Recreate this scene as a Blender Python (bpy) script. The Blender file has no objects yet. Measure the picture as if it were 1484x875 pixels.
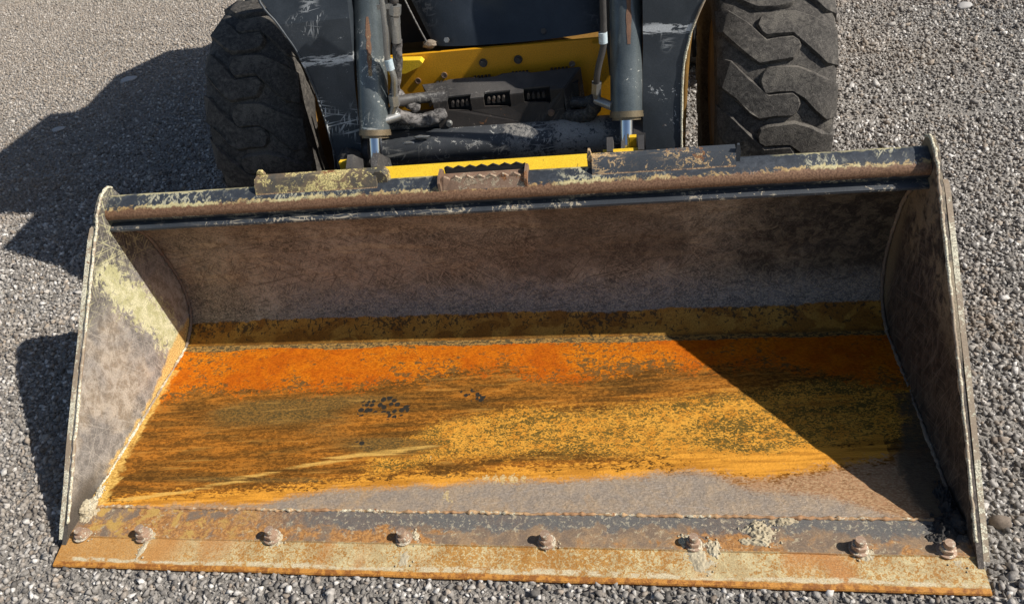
import bpy, bmesh, math, random
import numpy as np
from mathutils import Vector, Matrix, noise
random.seed(7); rng = np.random.default_rng(7)
S = bpy.context.scene
COL = S.collection

# ------------------------------------------------------------------ camera
cam = bpy.data.objects.new('camera', bpy.data.cameras.new('camera')); COL.objects.link(cam)
R_ = Vector((0.98503553, 0.11180348, -0.1311678)); U_ = Vector((0.03152293, 0.63134066, 0.77486468)); F_ = Vector((-0.16944413, 0.76740403, -0.61836861))
cam.matrix_world = Matrix(((R_.x, U_.x, -F_.x, 0.3745), (R_.y, U_.y, -F_.y, -0.8602), (R_.z, U_.z, -F_.z, 1.4551), (0, 0, 0, 1)))
cam.data.sensor_width = 36; cam.data.lens = 36*1101.2/1484; cam.data.clip_start = 0.05; cam.data.clip_end = 3000
S.camera = cam
# ------------------------------------------------------------------ light
SUN = Vector((1.11, -0.115, 1.0)).normalized()
EL = math.asin(SUN.z); AZ = math.atan2(SUN.x, SUN.y)
w = bpy.data.worlds.new('World'); S.world = w; w.use_nodes = True
wt = w.node_tree; sk = wt.nodes.new('ShaderNodeTexSky'); sk.sky_type = 'NISHITA'; sk.sun_disc = False
sk.sun_elevation = EL; sk.sun_rotation = AZ
bgn = wt.nodes['Background']; wt.links.new(sk.outputs[0], bgn.inputs[0]); bgn.inputs[1].default_value = 0.07
sl = bpy.data.lights.new('sun', 'SUN'); sl.energy = 5.0; sl.angle = math.radians(0.5); sl.color = (1.0, 0.95, 0.87)
so = bpy.data.objects.new('sun', sl); COL.objects.link(so); so.rotation_euler = SUN.to_track_quat('Z', 'Y').to_euler()
S.view_settings.view_transform = 'Standard'; S.view_settings.look = 'None'; S.view_settings.gamma = 1; S.view_settings.exposure = 0.15

# ------------------------------------------------------------------ node helper
class NB:
    def __init__(s, name):
        s.m = bpy.data.materials.new(name); s.m.use_nodes = True; s.t = s.m.node_tree
        s.b = s.t.nodes['Principled BSDF']; s.tc = s.n('ShaderNodeTexCoord').outputs['Object']
        g = s.n('ShaderNodeNewGeometry'); s.pos = g.outputs['Position']; s.nor = g.outputs['Normal']; s.pt = g.outputs['Pointiness']
        s.c = s.tc
    def n(s, t): return s.t.nodes.new(t)
    def set(s, sock, v):
        if isinstance(v, bpy.types.NodeSocket): s.t.links.new(v, sock)
        elif isinstance(v, (tuple, list)) and len(v) == 3 and sock.type == 'RGBA': sock.default_value = (*v, 1)
        else: sock.default_value = v
    def mp(s, sc=(1, 1, 1), rot=(0, 0, 0), loc=(0, 0, 0), v=None):
        n = s.n('ShaderNodeMapping'); s.set(n.inputs['Vector'], v or s.c)
        n.inputs['Scale'].default_value = sc; n.inputs['Rotation'].default_value = rot; n.inputs['Location'].default_value = loc
        return n.outputs[0]
    def noise(s, sc, det=4, ro=.6, dist=0, v=None, st=None, rot=(0, 0, 0), loc=(0, 0, 0)):
        n = s.n('ShaderNodeTexNoise')
        vv = v or s.c
        if st or rot != (0, 0, 0) or loc != (0, 0, 0):
            if rot != (0, 0, 0): vv = s.mp(rot=rot, v=vv)
            vv = s.mp(sc=st or (1, 1, 1), loc=loc, v=vv)
        s.set(n.inputs['Vector'], vv); n.inputs['Scale'].default_value = sc; n.inputs['Detail'].default_value = det
        n.inputs['Roughness'].default_value = ro; n.inputs['Distortion'].default_value = dist
        return n.outputs['Fac']
    def vor(s, sc, feat='F1', rand=1, v=None, st=None):
        n = s.n('ShaderNodeTexVoronoi'); n.feature = feat
        s.set(n.inputs['Vector'], s.mp(sc=st, v=v) if st else (v or s.c)); n.inputs['Scale'].default_value = sc; n.inputs['Randomness'].default_value = rand
        return n.outputs['Distance']
    def ma(s, op, a, b=0.0, c=0.0):
        n = s.n('ShaderNodeMath'); n.operation = op; s.set(n.inputs[0], a); s.set(n.inputs[1], b); s.set(n.inputs[2], c); return n.outputs[0]
    def add(s, a, b): return s.ma('ADD', a, b)
    def sub(s, a, b): return s.ma('SUBTRACT', a, b)
    def mul(s, a, b): return s.ma('MULTIPLY', a, b)
    def mx(s, a, b): return s.ma('MAXIMUM', a, b)
    def mn(s, a, b): return s.ma('MINIMUM', a, b)
    def ss(s, v, lo, hi, a=0.0, b=1.0):
        n = s.n('ShaderNodeMapRange'); n.interpolation_type = 'SMOOTHSTEP'
        s.set(n.inputs[0], v)
        if lo > hi: lo, hi, a, b = hi, lo, b, a
        n.inputs[1].default_value = lo; n.inputs[2].default_value = hi; n.inputs[3].default_value = a; n.inputs[4].default_value = b
        return n.outputs[0]
    def mix(s, f, a, b):
        n = s.n('ShaderNodeMix'); n.data_type = 'RGBA'
        s.set(n.inputs[0], f); s.set(n.inputs[6], a); s.set(n.inputs[7], b); return n.outputs[2]
    def attr(s, name):
        n = s.n('ShaderNodeAttribute'); n.attribute_name = name; return n.outputs['Fac']
    def xyz(s, v=None):
        n = s.n('ShaderNodeSeparateXYZ'); s.set(n.inputs[0], v or s.c); return n.outputs
    def scale(s, col, f):   # colour times scalar
        n = s.n('ShaderNodeVectorMath'); n.operation = 'SCALE'; s.set(n.inputs[0], col); s.set(n.inputs[3], f); return n.outputs[0]
    def scratch(s, sc, rots, lo=.70, hi=.74, thin=60, seed=0, plane='xy'):
        """thin straight scratches: strongly stretched noise at several angles"""
        out = None
        for i, a in enumerate(rots):
            rot = {'xy': (0, 0, a), 'xz': (0, a, 0), 'yz': (a, 0, 0)}[plane]
            st = {'xy': (1, thin, thin), 'xz': (1, thin, thin), 'yz': (thin, 1, thin)}[plane]
            f = s.ss(s.noise(sc, 2, .5, .15, rot=rot, st=st, loc=(seed+i*3.7, i*1.3, 0)), lo, hi)
            out = f if out is None else s.mx(out, f)
        return out
    def bump(s, h, strength=.5, dist=.002, nrm=None):
        n = s.n('ShaderNodeBump'); s.set(n.inputs['Height'], h); n.inputs['Strength'].default_value = strength; n.inputs['Distance'].default_value = dist
        if nrm: s.set(n.inputs['Normal'], nrm)
        return n.outputs[0]
    def out(s, col, rough=.6, metal=0.0, nrm=None, spec=.5):
        s.set(s.b.inputs['Base Color'], col); s.set(s.b.inputs['Roughness'], rough); s.set(s.b.inputs['Metallic'], metal)
        s.b.inputs['Specular IOR Level'].default_value = spec
        if nrm: s.set(s.b.inputs['Normal'], nrm)
        return s.m

M = {}
def mat_ground():
    b = NB('fine_gravel_soil')
    n = b.noise(1.1, 3); f = b.noise(260, 5, .75); v = b.vor(150)
    c = b.mix(b.ss(n, .35, .65), (.24, .228, .212), (.33, .30, .265))
    c = b.mix(b.ss(f, .3, .7), b.scale(c, .55), b.scale(c, 1.5))
    h = b.add(f, b.mul(v, .8))
    return b.out(c, .95, 0, b.bump(h, .9, .006), .2)
M['ground'] = mat_ground()
def mat_gravel():
    b = NB('crushed_stone'); t = b.attr('tone'); t2 = b.attr('hue')
    n = b.noise(160, 4, .7)
    c = b.mix(b.ss(t, 0, .55), (.125, .114, .104), (.37, .342, .310))
    c = b.mix(b.ss(t, .55, .9), c, (.70, .67, .63))
    c = b.mix(b.ss(t2, .78, .98), c, b.mix(t, (.19, .155, .125), (.50, .42, .34)))
    c = b.mix(b.ss(n, .25, .75), b.scale(c, .62), b.scale(c, 1.28))
    big = b.noise(.9, 3, v=b.pos)
    c = b.mix(b.ss(big, .5, .68, 0, .45), c, (.30, .23, .165))
    gx = b.xyz(b.pos); fl = b.mul(b.ss(b.add(gx[1], b.mul(b.sub(big, .5), 2)), 1.8, 3.2), b.ss(gx[0], -.5, -2.2))
    c = b.mix(b.mul(fl, .45), c, (.40, .33, .26))
    return b.out(c, .9, 0, b.bump(n, .5, .002), .3)
M['gravel'] = mat_gravel()

def mat_floor():
    b = NB('rusted_bucket_floor'); x, y, z = b.xyz()
    sO, sY, sG, dk, ys, le, rd, fp, sm = [b.attr(k) for k in ('f_orange', 'f_yellow', 'f_grey', 'f_dark', 'f_streak', 'f_left', 'f_right', 'f_print', 'f_seam')]
    big = b.noise(5, 4, .6, .5); med = b.noise(28, 4, .65, .6); fine = b.noise(230, 3, .6, .3, st=(.55, 1, 1)); pit = b.noise(150, 2, .5, .9, st=(.62, 1.25, 1))
    pit2 = b.noise(125, 2, .55, 1.5, st=(.8, 1.5, 1))
    st1 = b.noise(6, 5, .68, .6, st=(.7, 5, 1), rot=(0, 0, -.07)); st2 = b.noise(60, 3, .6, .2, st=(.12, 1.6, 1), rot=(0, 0, -.06))
    warp = b.add(b.add(b.mul(b.sub(med, .5), .07), b.mul(b.sub(pit, .5), .09)), b.add(b.mul(b.sub(st1, .5), .05), b.mul(b.sub(fine, .5), .03)))
    # bare worn steel
    grey = b.mix(b.ss(med, .38, .66), (.305, .25, .20), (.39, .295, .205))
    grey = b.mix(b.ss(b.noise(9, 4, .7, .4), .50, .70, 0, .75), grey, (.44, .29, .16))
    grey = b.mix(b.ss(b.noise(55, 4, .75, .8), .5, .62, 0, .55), grey, b.mix(big, (.50, .40, .29), (.22, .19, .17)))
    grey = b.mix(b.mul(b.scratch(5, (.1, -.2, 1.2), .63, .72, 50), .3), grey, (.46, .40, .35))
    grey = b.mix(b.ss(fine, .35, .65), b.scale(grey, .86), b.scale(grey, 1.12))
    # brown rust
    br = b.mix(b.ss(st1, .36, .62), (.17, .075, .013), (.42, .155, .019))
    br = b.mix(b.ss(b.add(pit, b.mul(b.sub(st2, .5), .7)), .40, .58), b.scale(br, .50), br)
    # olive-dark mask
    dmask = b.ss(b.add(dk, b.mul(b.sub(st1, .5), 1.1)), .42, .78)
    dcol = b.mix(b.ss(fine, .42, .6), (.075, .055, .02), (.22, .12, .028))
    br = b.mix(b.mul(dmask, .85), br, dcol)
    br = b.mix(b.ss(st2, .6, .7, 0, .4), br, (.50, .27, .06))
    # yellow speckled
    ypit = b.ss(b.add(pit2, b.add(b.mul(b.sub(big, .5), .30), b.mul(b.sub(st1, .5), .45))), .455, .51)
    ye = b.mix(ypit, b.mix(b.ss(big, .4, .6), (.135, .085, .018), (.22, .125, .024)), b.mix(b.ss(med, .4, .65), (.69, .33, .045), (.58, .235, .025)))
    ye = b.mix(b.ss(b.add(dk, b.add(b.mul(b.sub(st2, .5), .9), b.mul(b.sub(st1, .5), 1.3))), .42, .62, 0, .85), ye, br)
    # vivid orange
    orr = b.mix(b.ss(med, .35, .7), (.60, .150, .004), (.46, .095, .003))
    orr = b.mix(b.ss(fine, .35, .62), b.scale(orr, .72), b.mix(b.ss(big, .45, .7), orr, (.66, .215, .008)))
    blk = b.ss(b.add(b.noise(75, 4, .65, 1.2, st=(.7, 1, 1)), b.add(b.mul(b.sub(big, .5), .6), b.mul(b.ss(sO, .06, .0), .09))), .60, .66)
    orr = b.mix(b.mul(blk, .85), orr, (.10, .07, .025))
    c = b.mix(b.ss(b.add(sY, warp), -.018, .022), br, ye)
    c = b.mix(b.ss(b.add(sO, b.mul(warp, 1.5)), -.028, .012), c, orr)
    # orange strip just above the bare band, then the bare band
    strip = b.ss(b.add(b.attr('f_strip'), warp), -.008, .010)
    c = b.mix(b.mul(strip, .9), c, b.mix(b.ss(st2, .4, .6), (.50, .21, .025), (.74, .33, .04)))
    g2 = b.add(b.add(sG, b.mul(b.sub(med, .5), .022)), b.add(b.mul(b.sub(fine, .5), .020), b.mul(b.sub(big, .5), .06)))
    tan = b.mix(b.ss(fine, .42, .62), b.mix(b.ss(med, .4, .6), (.27, .145, .07), (.36, .20, .105)), (.44, .28, .155))
    c = b.mix(b.ss(b.add(b.attr('f_tan'), b.mul(warp, 1.0)), -.014, .020), c, tan)
    c = b.mix(b.ss(b.add(g2, b.mul(b.sub(pit2, .5), .03)), -.012, .016), c, grey)
    c = b.mix(b.mul(b.ss(b.add(ys, b.add(b.mul(b.sub(st2, .5), 1.6), b.mul(b.sub(st1, .5), .8))), .5, .85), .8), c, (.66, .40, .10))
    mdm = b.ss(b.add(b.attr('f_mud'), b.mul(b.sub(b.noise(75, 4, .75, .7, st=(1, .6, 1)), .5), 2.4)), .52, .60)
    c = b.mix(b.mul(mdm, .85), c, b.mix(b.ss(fine, .35, .6), (.46, .32, .13), (.64, .50, .27)))
    # seam strip (pitted tan)
    c = b.mix(b.ss(b.add(sm, b.mul(b.sub(b.noise(40, 4, .7), .5), .02)), .0, .004), c, b.mix(b.ss(pit, .47, .55), (.09, .065, .03), (.36, .20, .055)))
    # yellow ragged strip along the left side plate, dark corner on the right
    c = b.mix(b.ss(b.add(le, b.mul(b.sub(med, .5), .07)), -.004, .012, 0, .85), c, b.mix(b.ss(fine, .4, .6), (.48, .27, .06), (.80, .52, .14)))
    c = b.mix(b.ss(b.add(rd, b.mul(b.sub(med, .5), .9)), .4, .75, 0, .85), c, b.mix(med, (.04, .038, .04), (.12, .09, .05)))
    # boot print: small dark cells
    cell = b.ss(b.add(b.vor(58, rand=.75), b.mul(b.sub(med, .5), .7)), .50, .40)
    c = b.mix(b.mul(b.ss(fp, .45, .55), cell), c, (.030, .026, .020))
    h = b.add(b.add(b.mul(pit, .8), b.mul(fine, .5)), b.mul(med, .8))
    ro = b.ss(g2, -.002, .004, .82, .5)
    return b.out(c, ro, b.ss(g2, -.002, .004, 0, .12), b.bump(h, .8, .0028), .12)
def mat_back():
    b = NB('scratched_back_plate'); x, y, z = b.xyz(); s_ = b.attr('arc')
    big = b.noise(4.5, 4, .6, .6); med = b.noise(30, 5, .7, .8); fine = b.noise(240, 3, .65, .3); pit = b.noise(95, 3, .6, .7, st=(1, 1, .8))
    top = b.mix(b.ss(med, .36, .64), (.165, .15, .128), (.40, .36, .30))
    top = b.mix(b.ss(b.noise(120, 4, .75, 1), .5, .62, 0, .6), top, (.38, .31, .245))
    top = b.mix(b.ss(b.add(big, b.mul(b.sub(med, .5), .5)), .48, .60, 0, .8), top, b.mix(b.ss(med, .4, .62), (.062, .054, .046), (.19, .16, .125)))
    rust = b.ss(b.add(b.noise(6, 4, .6, .5), b.mul(b.sub(med, .5), .5)), .52, .7)
    band = b.mul(b.ss(s_, .16, .22), b.ss(s_, .34, .26))
    top = b.mix(b.mul(b.mul(rust, band), .55), top, (.27, .155, .075))
    slate = b.mix(b.ss(b.noise(26, 4, .6), .35, .65), (.135, .130, .130), (.23, .215, .205))
    edge = b.add(s_, b.add(b.mul(b.sub(big, .5), .16), b.mul(b.sub(med, .5), .09)))
    slm = b.ss(edge, .19, .14)
    slm = b.mul(slm, b.ss(b.add(x, b.mul(b.sub(big, .5), .5)), -.78, -.52))
    c = b.mix(slm, top, slate)
    sc = b.scratch(4.2, (.55, -.35, 1.15, 1.5, -.95, 2.1), .575, .66, 60, plane='xz')
    c = b.mix(b.mul(sc, .65), c, (.42, .35, .27))
    sc2 = b.scratch(5.1, (.2, -.65, .95), .59, .67, 45, 9, plane='xz')
    c = b.mix(b.mul(sc2, .55), c, (.07, .055, .045))
    hw = b.mul(b.ss(b.noise(9, 5, .75, .4, st=(.35, 1, 2.2)), .50, .62), b.mul(b.ss(s_, .17, .24), b.ss(s_, .46, .36)))
    c = b.mix(b.mul(hw, .8), c, b.mix(b.ss(med, .38, .6), (.17, .125, .085), (.47, .39, .28)))
    stn = b.ss(b.noise(2.2, 5, .7, .8, loc=(2, 0, 5)), .52, .64)
    c = b.mix(b.mul(b.mul(stn, b.ss(s_, .12, .2)), .55), c, (.065, .055, .048))
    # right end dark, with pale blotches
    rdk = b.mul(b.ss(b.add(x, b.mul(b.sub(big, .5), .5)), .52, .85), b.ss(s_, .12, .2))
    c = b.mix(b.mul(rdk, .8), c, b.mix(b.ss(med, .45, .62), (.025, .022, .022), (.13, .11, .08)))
    # yellow band at the foot
    lo = b.mix(b.ss(b.noise(14, 3), .4, .6), (.36, .17, .026), (.42, .225, .042))
    lo = b.mix(b.ss(b.noise(9, 4, .6, .6, st=(1, 1, 2)), .50, .56, 0, .8), lo, (.22, .09, .012))
    pm = b.ss(b.add(pit, b.add(b.mul(b.sub(s_, .05), 1.6), b.mul(b.sub(big, .5), .5))), .565, .60)
    lo = b.mix(b.mul(pm, .85), lo, (.055, .038, .018))
    e2 = b.add(s_, b.add(b.mul(b.sub(big, .5), .03), b.mul(b.sub(med, .5), .022)))
    c = b.mix(b.ss(e2, .083, .077), c, lo)
    c = b.mix(b.mul(b.ss(e2, .012, .002), .7), c, (.10, .045, .01))
    c = b.mix(b.ss(fine, .3, .7), b.scale(c, .75), b.scale(c, 1.22))
    return b.out(c, .55, .1, b.bump(b.add(b.mul(med, 1), b.mul(fine, .5)), .5, .003), .25)
def mat_side(left):
    b = NB('left_side_steel' if left else 'right_side_steel_shaded'); x, y, z = b.xyz()
    big = b.noise(6, 4, .6, .4); med = b.noise(32, 5, .65, .5); fine = b.noise(260, 3, .7)
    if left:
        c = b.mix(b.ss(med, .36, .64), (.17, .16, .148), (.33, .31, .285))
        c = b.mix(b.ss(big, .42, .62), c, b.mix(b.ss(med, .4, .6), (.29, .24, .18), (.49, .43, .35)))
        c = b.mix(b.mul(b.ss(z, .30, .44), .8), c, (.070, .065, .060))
        c = b.mix(b.mul(b.scratch(6, (.4, -.5, 1.0, 1.35, -1.1, 2.0), .60, .70, 45, plane='yz'), .45), c, (.50, .46, .40))
        # lichen-coloured old paint: a diagonal belt from upper front to the low back corner
        d = b.add(b.mul(b.sub(y, .595), -.75), b.sub(.36, z))
        dist = b.ma('ABSOLUTE', b.add(b.mul(b.sub(z, .36), .33), b.sub(y, .605)))
        wdt = b.sub(b.add(.050, b.mul(b.sub(big, .5), .14)), dist)
        up = b.mul(b.ss(b.sub(.47, z), 0, .03), 1)
        ragged = b.add(wdt, b.mul(b.sub(b.noise(70, 4, .75, .8), .5), .26))
        pm = b.mul(b.ss(ragged, .0, .006), up)
        c = b.mix(pm, c, b.mix(b.ss(med, .4, .6), (.50, .48, .26), (.68, .65, .42)))
        st = b.mul(b.mul(b.scratch(6, (.9, .3, -.3, 1.9), .585, .66, 38, 5, plane='yz'), b.ss(z, .32, .42)), b.ss(med, .4, .55))
        c = b.mix(b.mul(st, .9), c, (.58, .55, .33))
        # ochre along the floor joint
        e = b.sub(z, b.add(.045, b.add(b.mul(b.sub(big, .5), .035), b.mul(b.sub(med, .5), .05))))
        e = b.sub(e, b.mul(b.ss(y, .45, .72), .05))
        c = b.mix(b.mul(b.ss(e, .012, .0), b.ss(y, .22, .3)), c, b.mix(b.ss(fine, .4, .6), (.50, .31, .10), (.74, .52, .20)))
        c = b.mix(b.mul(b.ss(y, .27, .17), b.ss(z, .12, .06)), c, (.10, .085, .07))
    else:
        c = b.mix(b.ss(med, .36, .64), (.042, .035, .031), (.100, .082, .068))  # much darker base than the left plate: shade is put into the colour
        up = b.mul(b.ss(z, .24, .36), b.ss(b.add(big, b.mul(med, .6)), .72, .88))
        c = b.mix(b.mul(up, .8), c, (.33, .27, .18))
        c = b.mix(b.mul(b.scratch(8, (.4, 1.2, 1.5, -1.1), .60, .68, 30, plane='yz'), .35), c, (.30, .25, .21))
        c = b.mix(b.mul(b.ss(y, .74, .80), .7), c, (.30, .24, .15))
    c = b.mix(b.ss(fine, .3, .7), b.scale(c, .72), b.scale(c, 1.25))
    return b.out(c, .55, .12, b.bump(b.add(med, b.mul(fine, .6)), .35, .002), .4)
def mat_edgeplate():
    b = NB('worn_cutting_edge'); x, y, z = b.xyz()
    big = b.noise(3.2, 4, .6, .4); med = b.noise(26, 4, .65, .5); fine = b.noise(300, 3, .7, .4, st=(1, 1.6, 1)); pit = b.noise(130, 3, .6, .6)
    up = b.mix(b.ss(med, .38, .62), (.21, .15, .105), (.34, .225, .13))
    up = b.mix(b.ss(b.add(big, b.mul(b.sub(med, .5), .7)), .47, .58, 0, .9), up, b.mix(b.ss(pit, .4, .6), (.30, .135, .04), (.52, .25, .075)))
    up = b.mix(b.ss(b.noise(70, 4, .75, .7, loc=(4, 0, 0)), .56, .64, 0, .7), up, (.50, .42, .28))
    yy = b.add(y, b.add(b.mul(b.sub(med, .5), .03), b.mul(b.sub(big, .5), .05)))
    xl = b.ss(x, -.66, -.30)
    up = b.mix(b.mul(b.mul(b.ss(b.add(yy, b.add(b.mul(b.sub(b.noise(11, 4, .7), .5), .10), b.mul(b.sub(med, .5), .05))), .100, .116), xl), .85), up, b.mix(b.ss(b.noise(90, 4, .75, .5), .54, .62), (.115, .120, .122), (.42, .38, .28)))
    up = b.mix(b.mul(b.ss(med, .5, .6), b.ss(x, -.45, -.7)), up, b.mix(fine, (.62, .36, .06), (.40, .27, .12)))
    stip = b.ss(b.add(b.noise(170, 3, .6, 1), b.mul(b.sub(big, .5), .6)), .42, .56)
    low = b.mix(stip, b.mix(b.ss(med, .4, .6), (.38, .175, .035), (.48, .25, .065)), b.mix(b.ss(med, .4, .62), (.48, .36, .18), (.62, .52, .29)))
    low = b.mix(b.ss(b.noise(5, 3, .6, .3, st=(1, .3, 1), loc=(3, 0, 0)), .52, .66, 0, .8), low, b.mix(fine, (.43, .18, .05), (.56, .26, .085)))
    low = b.mix(b.mul(b.ss(x, -.55, -.85), .8), low, b.mix(fine, (.42, .19, .045), (.60, .31, .09)))
    c = b.mix(b.ss(b.add(y, b.mul(b.sub(fine, .5), .006)), .070, .066), up, low)
    # pale scuffed line behind the nose, orange nose
    l1 = b.mul(b.ss(b.add(y, b.mul(b.sub(med, .5), .012)), .010, .013), b.ss(b.add(y, b.add(b.mul(b.sub(med, .5), .014), b.mul(b.sub(big, .5), .03))), .0215, .0175))
    c = b.mix(b.mul(b.mul(l1, b.ss(b.noise(45, 4, .7), .40, .52)), b.ss(x, -.985, -.955)), c, b.mix(fine, (.50, .40, .24), (.72, .62, .42)))
    c = b.mix(b.ss(y, .011, .008), c, b.mix(b.ss(b.noise(60, 4, .7, .5), .4, .6), (.30, .11, .022), (.58, .26, .05)))
    c = b.mix(b.ss(fine, .3, .7), b.scale(c, .72), b.scale(c, 1.12))
    return b.out(c, .7, .0, b.bump(b.add(med, b.mul(fine, .8)), .45, .0018), .35)
def mat_beam():
    b = NB('chipped_dark_beam_paint'); x, y, z = b.xyz()
    big = b.noise(4, 4, .6, .4); med = b.noise(45, 5, .7, .6); fine = b.noise(250, 3, .7); streak = b.noise(60, 4, .7, .5, st=(1.0, .35, .35))
    c = b.mix(b.ss(med, .4, .65), (.034, .040, .050), (.060, .069, .082))
    # pale scuffs: cross scratches on the top face, more to the left end
    sc = b.scratch(4, (1.2, .9, 1.5, -1.1, 1.9), .60, .66, 30, plane='xy')
    c = b.mix(b.mul(sc, b.mul(b.ss(b.add(big, b.mul(med, .4)), .66, .80), .8)), c, (.50, .47, .33))
    topm = b.ss(b.add(y, b.mul(b.sub(streak, .5), .030)), .728, .734)
    c = b.mix(b.mul(topm, b.ss(big, .40, .55)), c, (.52, .46, .26))
    # worn rusty nose with a ragged creamy border
    zz = b.add(z, b.mul(b.sub(streak, .5), .020))
    nose = b.mul(b.ss(zz, .556, .553), b.ss(b.add(z, b.mul(b.sub(med, .5), .008)), .527, .532))
    border = b.mul(b.ss(zz, .5605, .558), nose and b.ss(zz, .549, .5535))
    cream = b.mul(b.mul(b.ss(zz, .5595, .5575), b.ss(zz, .552, .5555)), b.ss(b.add(med, b.mul(b.sub(big, .5), .6)), .40, .52))
    c = b.mix(nose, c, b.mix(b.ss(fine, .35, .62), (.15, .075, .04), b.mix(big, (.27, .155, .085), (.20, .11, .065))))
    c = b.mix(b.mul(cream, .9), c, b.mix(b.ss(big, .42, .6), (.46, .30, .12), (.60, .52, .27)))
    c = b.mix(b.ss(fine, .3, .7), b.scale(c, .82), b.scale(c, 1.2))
    return b.out(c, .5, .1, b.bump(b.add(med, b.mul(nose, -.5)), .4, .0015), .5)
def mat_paint(name, base, base2, chip=(.50, .52, .52), amount=.5, rust=0., rough=.45, scr=.0, plane='xz', metal=0., bumpd=.0012, band=0, dust=0, zline=0):
    b = NB(name); big = b.noise(7, 4, .6, .4); med = b.noise(60, 5, .75, .8); fine = b.noise(320, 3, .7)
    c = b.mix(b.ss(big, .35, .65), base, base2)
    ch = b.ss(b.add(med, b.mul(b.sub(big, .5), .9)), .80-amount*.25, .815-amount*.25)
    c = b.mix(ch, c, b.mix(b.ss(fine, .35, .6), b.scale(chip, .35), chip))
    if scr:
        s1 = b.scratch(5, (.15, -.2, .9, 1.4), .60, .65, 30, plane=plane)
        c = b.mix(b.mul(b.mul(s1, b.ss(b.noise(4, 3, .6, loc=(5, 2, 1)), .5, .62)), scr), c, chip)
    if band:
        zz = b.xyz()[2]; bn = b.noise(30, 5, .75, .6, st=(.5, 1, 3)); bd = b.mul(b.ss(b.ma('ABSOLUTE', b.add(b.sub(zz, .788), b.mul(b.sub(big, .5), .02))), .022, .004), 1)
        c = b.mix(b.mul(b.ss(b.add(bn, b.mul(bd, .16)), .60, .64), bd), c, chip)
    if dust:
        xx = b.xyz()[0]; dn = b.noise(90, 5, .8, .5); dz = b.mx(b.ss(b.ma('ABSOLUTE', b.sub(xx, .225)), .10, .05), b.mul(b.ss(b.ma('ABSOLUTE', b.sub(xx, .06)), .06, .02), .7))
        c = b.mix(b.mul(b.ss(b.add(dn, b.mul(dz, .16)), .56, .62), dz), c, (.33, .31, .28))
    if zline:
        c = b.mix(b.mul(b.ss(b.add(b.xyz()[2], b.mul(b.sub(med, .5), .008)), .567, .5635), b.ss(b.noise(50, 3), .35, .45)), c, b.mix(b.ss(fine, .4, .6), (.24, .12, .06), (.52, .36, .2)))
    if rust:
        rr = b.ss(b.add(b.noise(22, 5, .75, .6), b.mul(b.sub(big, .5), .5)), .72-rust*.2, .75-rust*.2)
        c = b.mix(rr, c, b.mix(b.ss(fine, .35, .65), (.14, .06, .025), (.30, .14, .06)))
    c = b.mix(b.ss(fine, .25, .75), b.scale(c, .8), b.scale(c, 1.2))
    return b.out(c, rough, metal, b.bump(med, .25, bumpd), .5)
M['floor'] = mat_floor(); M['back'] = mat_back(); M['sideL'] = mat_side(True); M['sideR'] = mat_side(False)
M['edge'] = mat_edgeplate(); M['beam'] = mat_beam()
M['arm'] = mat_paint('slate_arm_paint', (.030, .038, .047), (.050, .060, .072), (.58, .60, .61), .28, .05, .5, 1.0, band=1)
M['cyl'] = mat_paint('grey_green_cylinder_paint', (.080, .097, .104), (.130, .150, .155), (.62, .62, .56), .52, .06, .28, .9, metal=.25)
M['tube'] = mat_paint('dark_tube_paint', (.035, .039, .045), (.06, .064, .070), (.42, .41, .38), .62, .0, .5, .8, dust=1)
M['black'] = mat_paint('black_guard_paint', (.040, .038, .038), (.080, .074, .070), (.26, .25, .23), .35, .15, .55, .5)
M['guard'] = mat_paint('rusty_black_guard', (.026, .022, .020), (.052, .043, .037), (.20, .16, .13), .45, .25, .6, .3)
M['cab'] = mat_paint('dark_blue_cab_paint', (.018, .024, .033), (.030, .038, .050), (.25, .26, .28), .1, .06, .32, .25)
M['yellow'] = mat_paint('yellow_chassis_paint', (.62, .29, .010), (.68, .33, .014), (.22, .12, .03), .12, .02, .42, .25)
M['yellow2'] = mat_paint('bright_yellow_flange_paint', (.78, .50, .025), (.82, .54, .035), (.20, .11, .04), .22, .08, .45, .0)
M['bar'] = mat_paint('worn_bar_paint', (.075, .072, .062), (.26, .17, .09), (.66, .55, .24), 1.15, .35, .55, .9, plane='xz', zline=1)
M['yellow_shade'] = mat_paint('shaded_yellow_paint', (.17, .09, .018), (.28, .145, .025), (.05, .04, .03), .5, .3, .7)  # chassis yellow with shade under the machine put into its colour, plus chips and rust
M['bar2'] = mat_paint('dark_bar_paint', (.045, .052, .062), (.060, .068, .080), (.55, .38, .2), .85, .45, .55, .9, zline=1)
M['stepm'] = mat_paint('rusty_step_steel', (.17, .10, .065), (.29, .19, .13), (.45, .36, .25), .8, .5, .7, .3)
M['bolt'] = mat_paint('rusty_bolt_steel', (.34, .22, .15), (.48, .35, .25), (.68, .60, .46), 1.2, .3, .6, metal=.2)
M['steel'] = mat_paint('zinc_fitting', (.33, .33, .32), (.45, .45, .43), (.6, .6, .6), .3, .1, .35, metal=.7)
M['brass'] = mat_paint('worn_gland_ring', (.20, .16, .10), (.28, .21, .13), (.1, .08, .06), .4, .3, .45, metal=.5)
M['dark'] = mat_paint('shadowed_black_steel', (.012, .012, .013), (.02, .02, .02), (.06, .06, .06), .2, .1, .7)
M['edgepaint'] = mat_paint('worn_plate_edge', (.30, .23, .16), (.46, .38, .27), (.74, .69, .52), 1.3, .30, .65, .0, plane='yz')
M['mud'] = mat_paint('dried_pale_mud', (.40, .33, .22), (.52, .45, .31), (.62, .56, .42), .8, 0, .95, bumpd=.004)
M['mudk'] = mat_paint('black_debris', (.02, .02, .022), (.05, .045, .04), (.12, .1, .08), .6, .1, .8, bumpd=.006)
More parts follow.
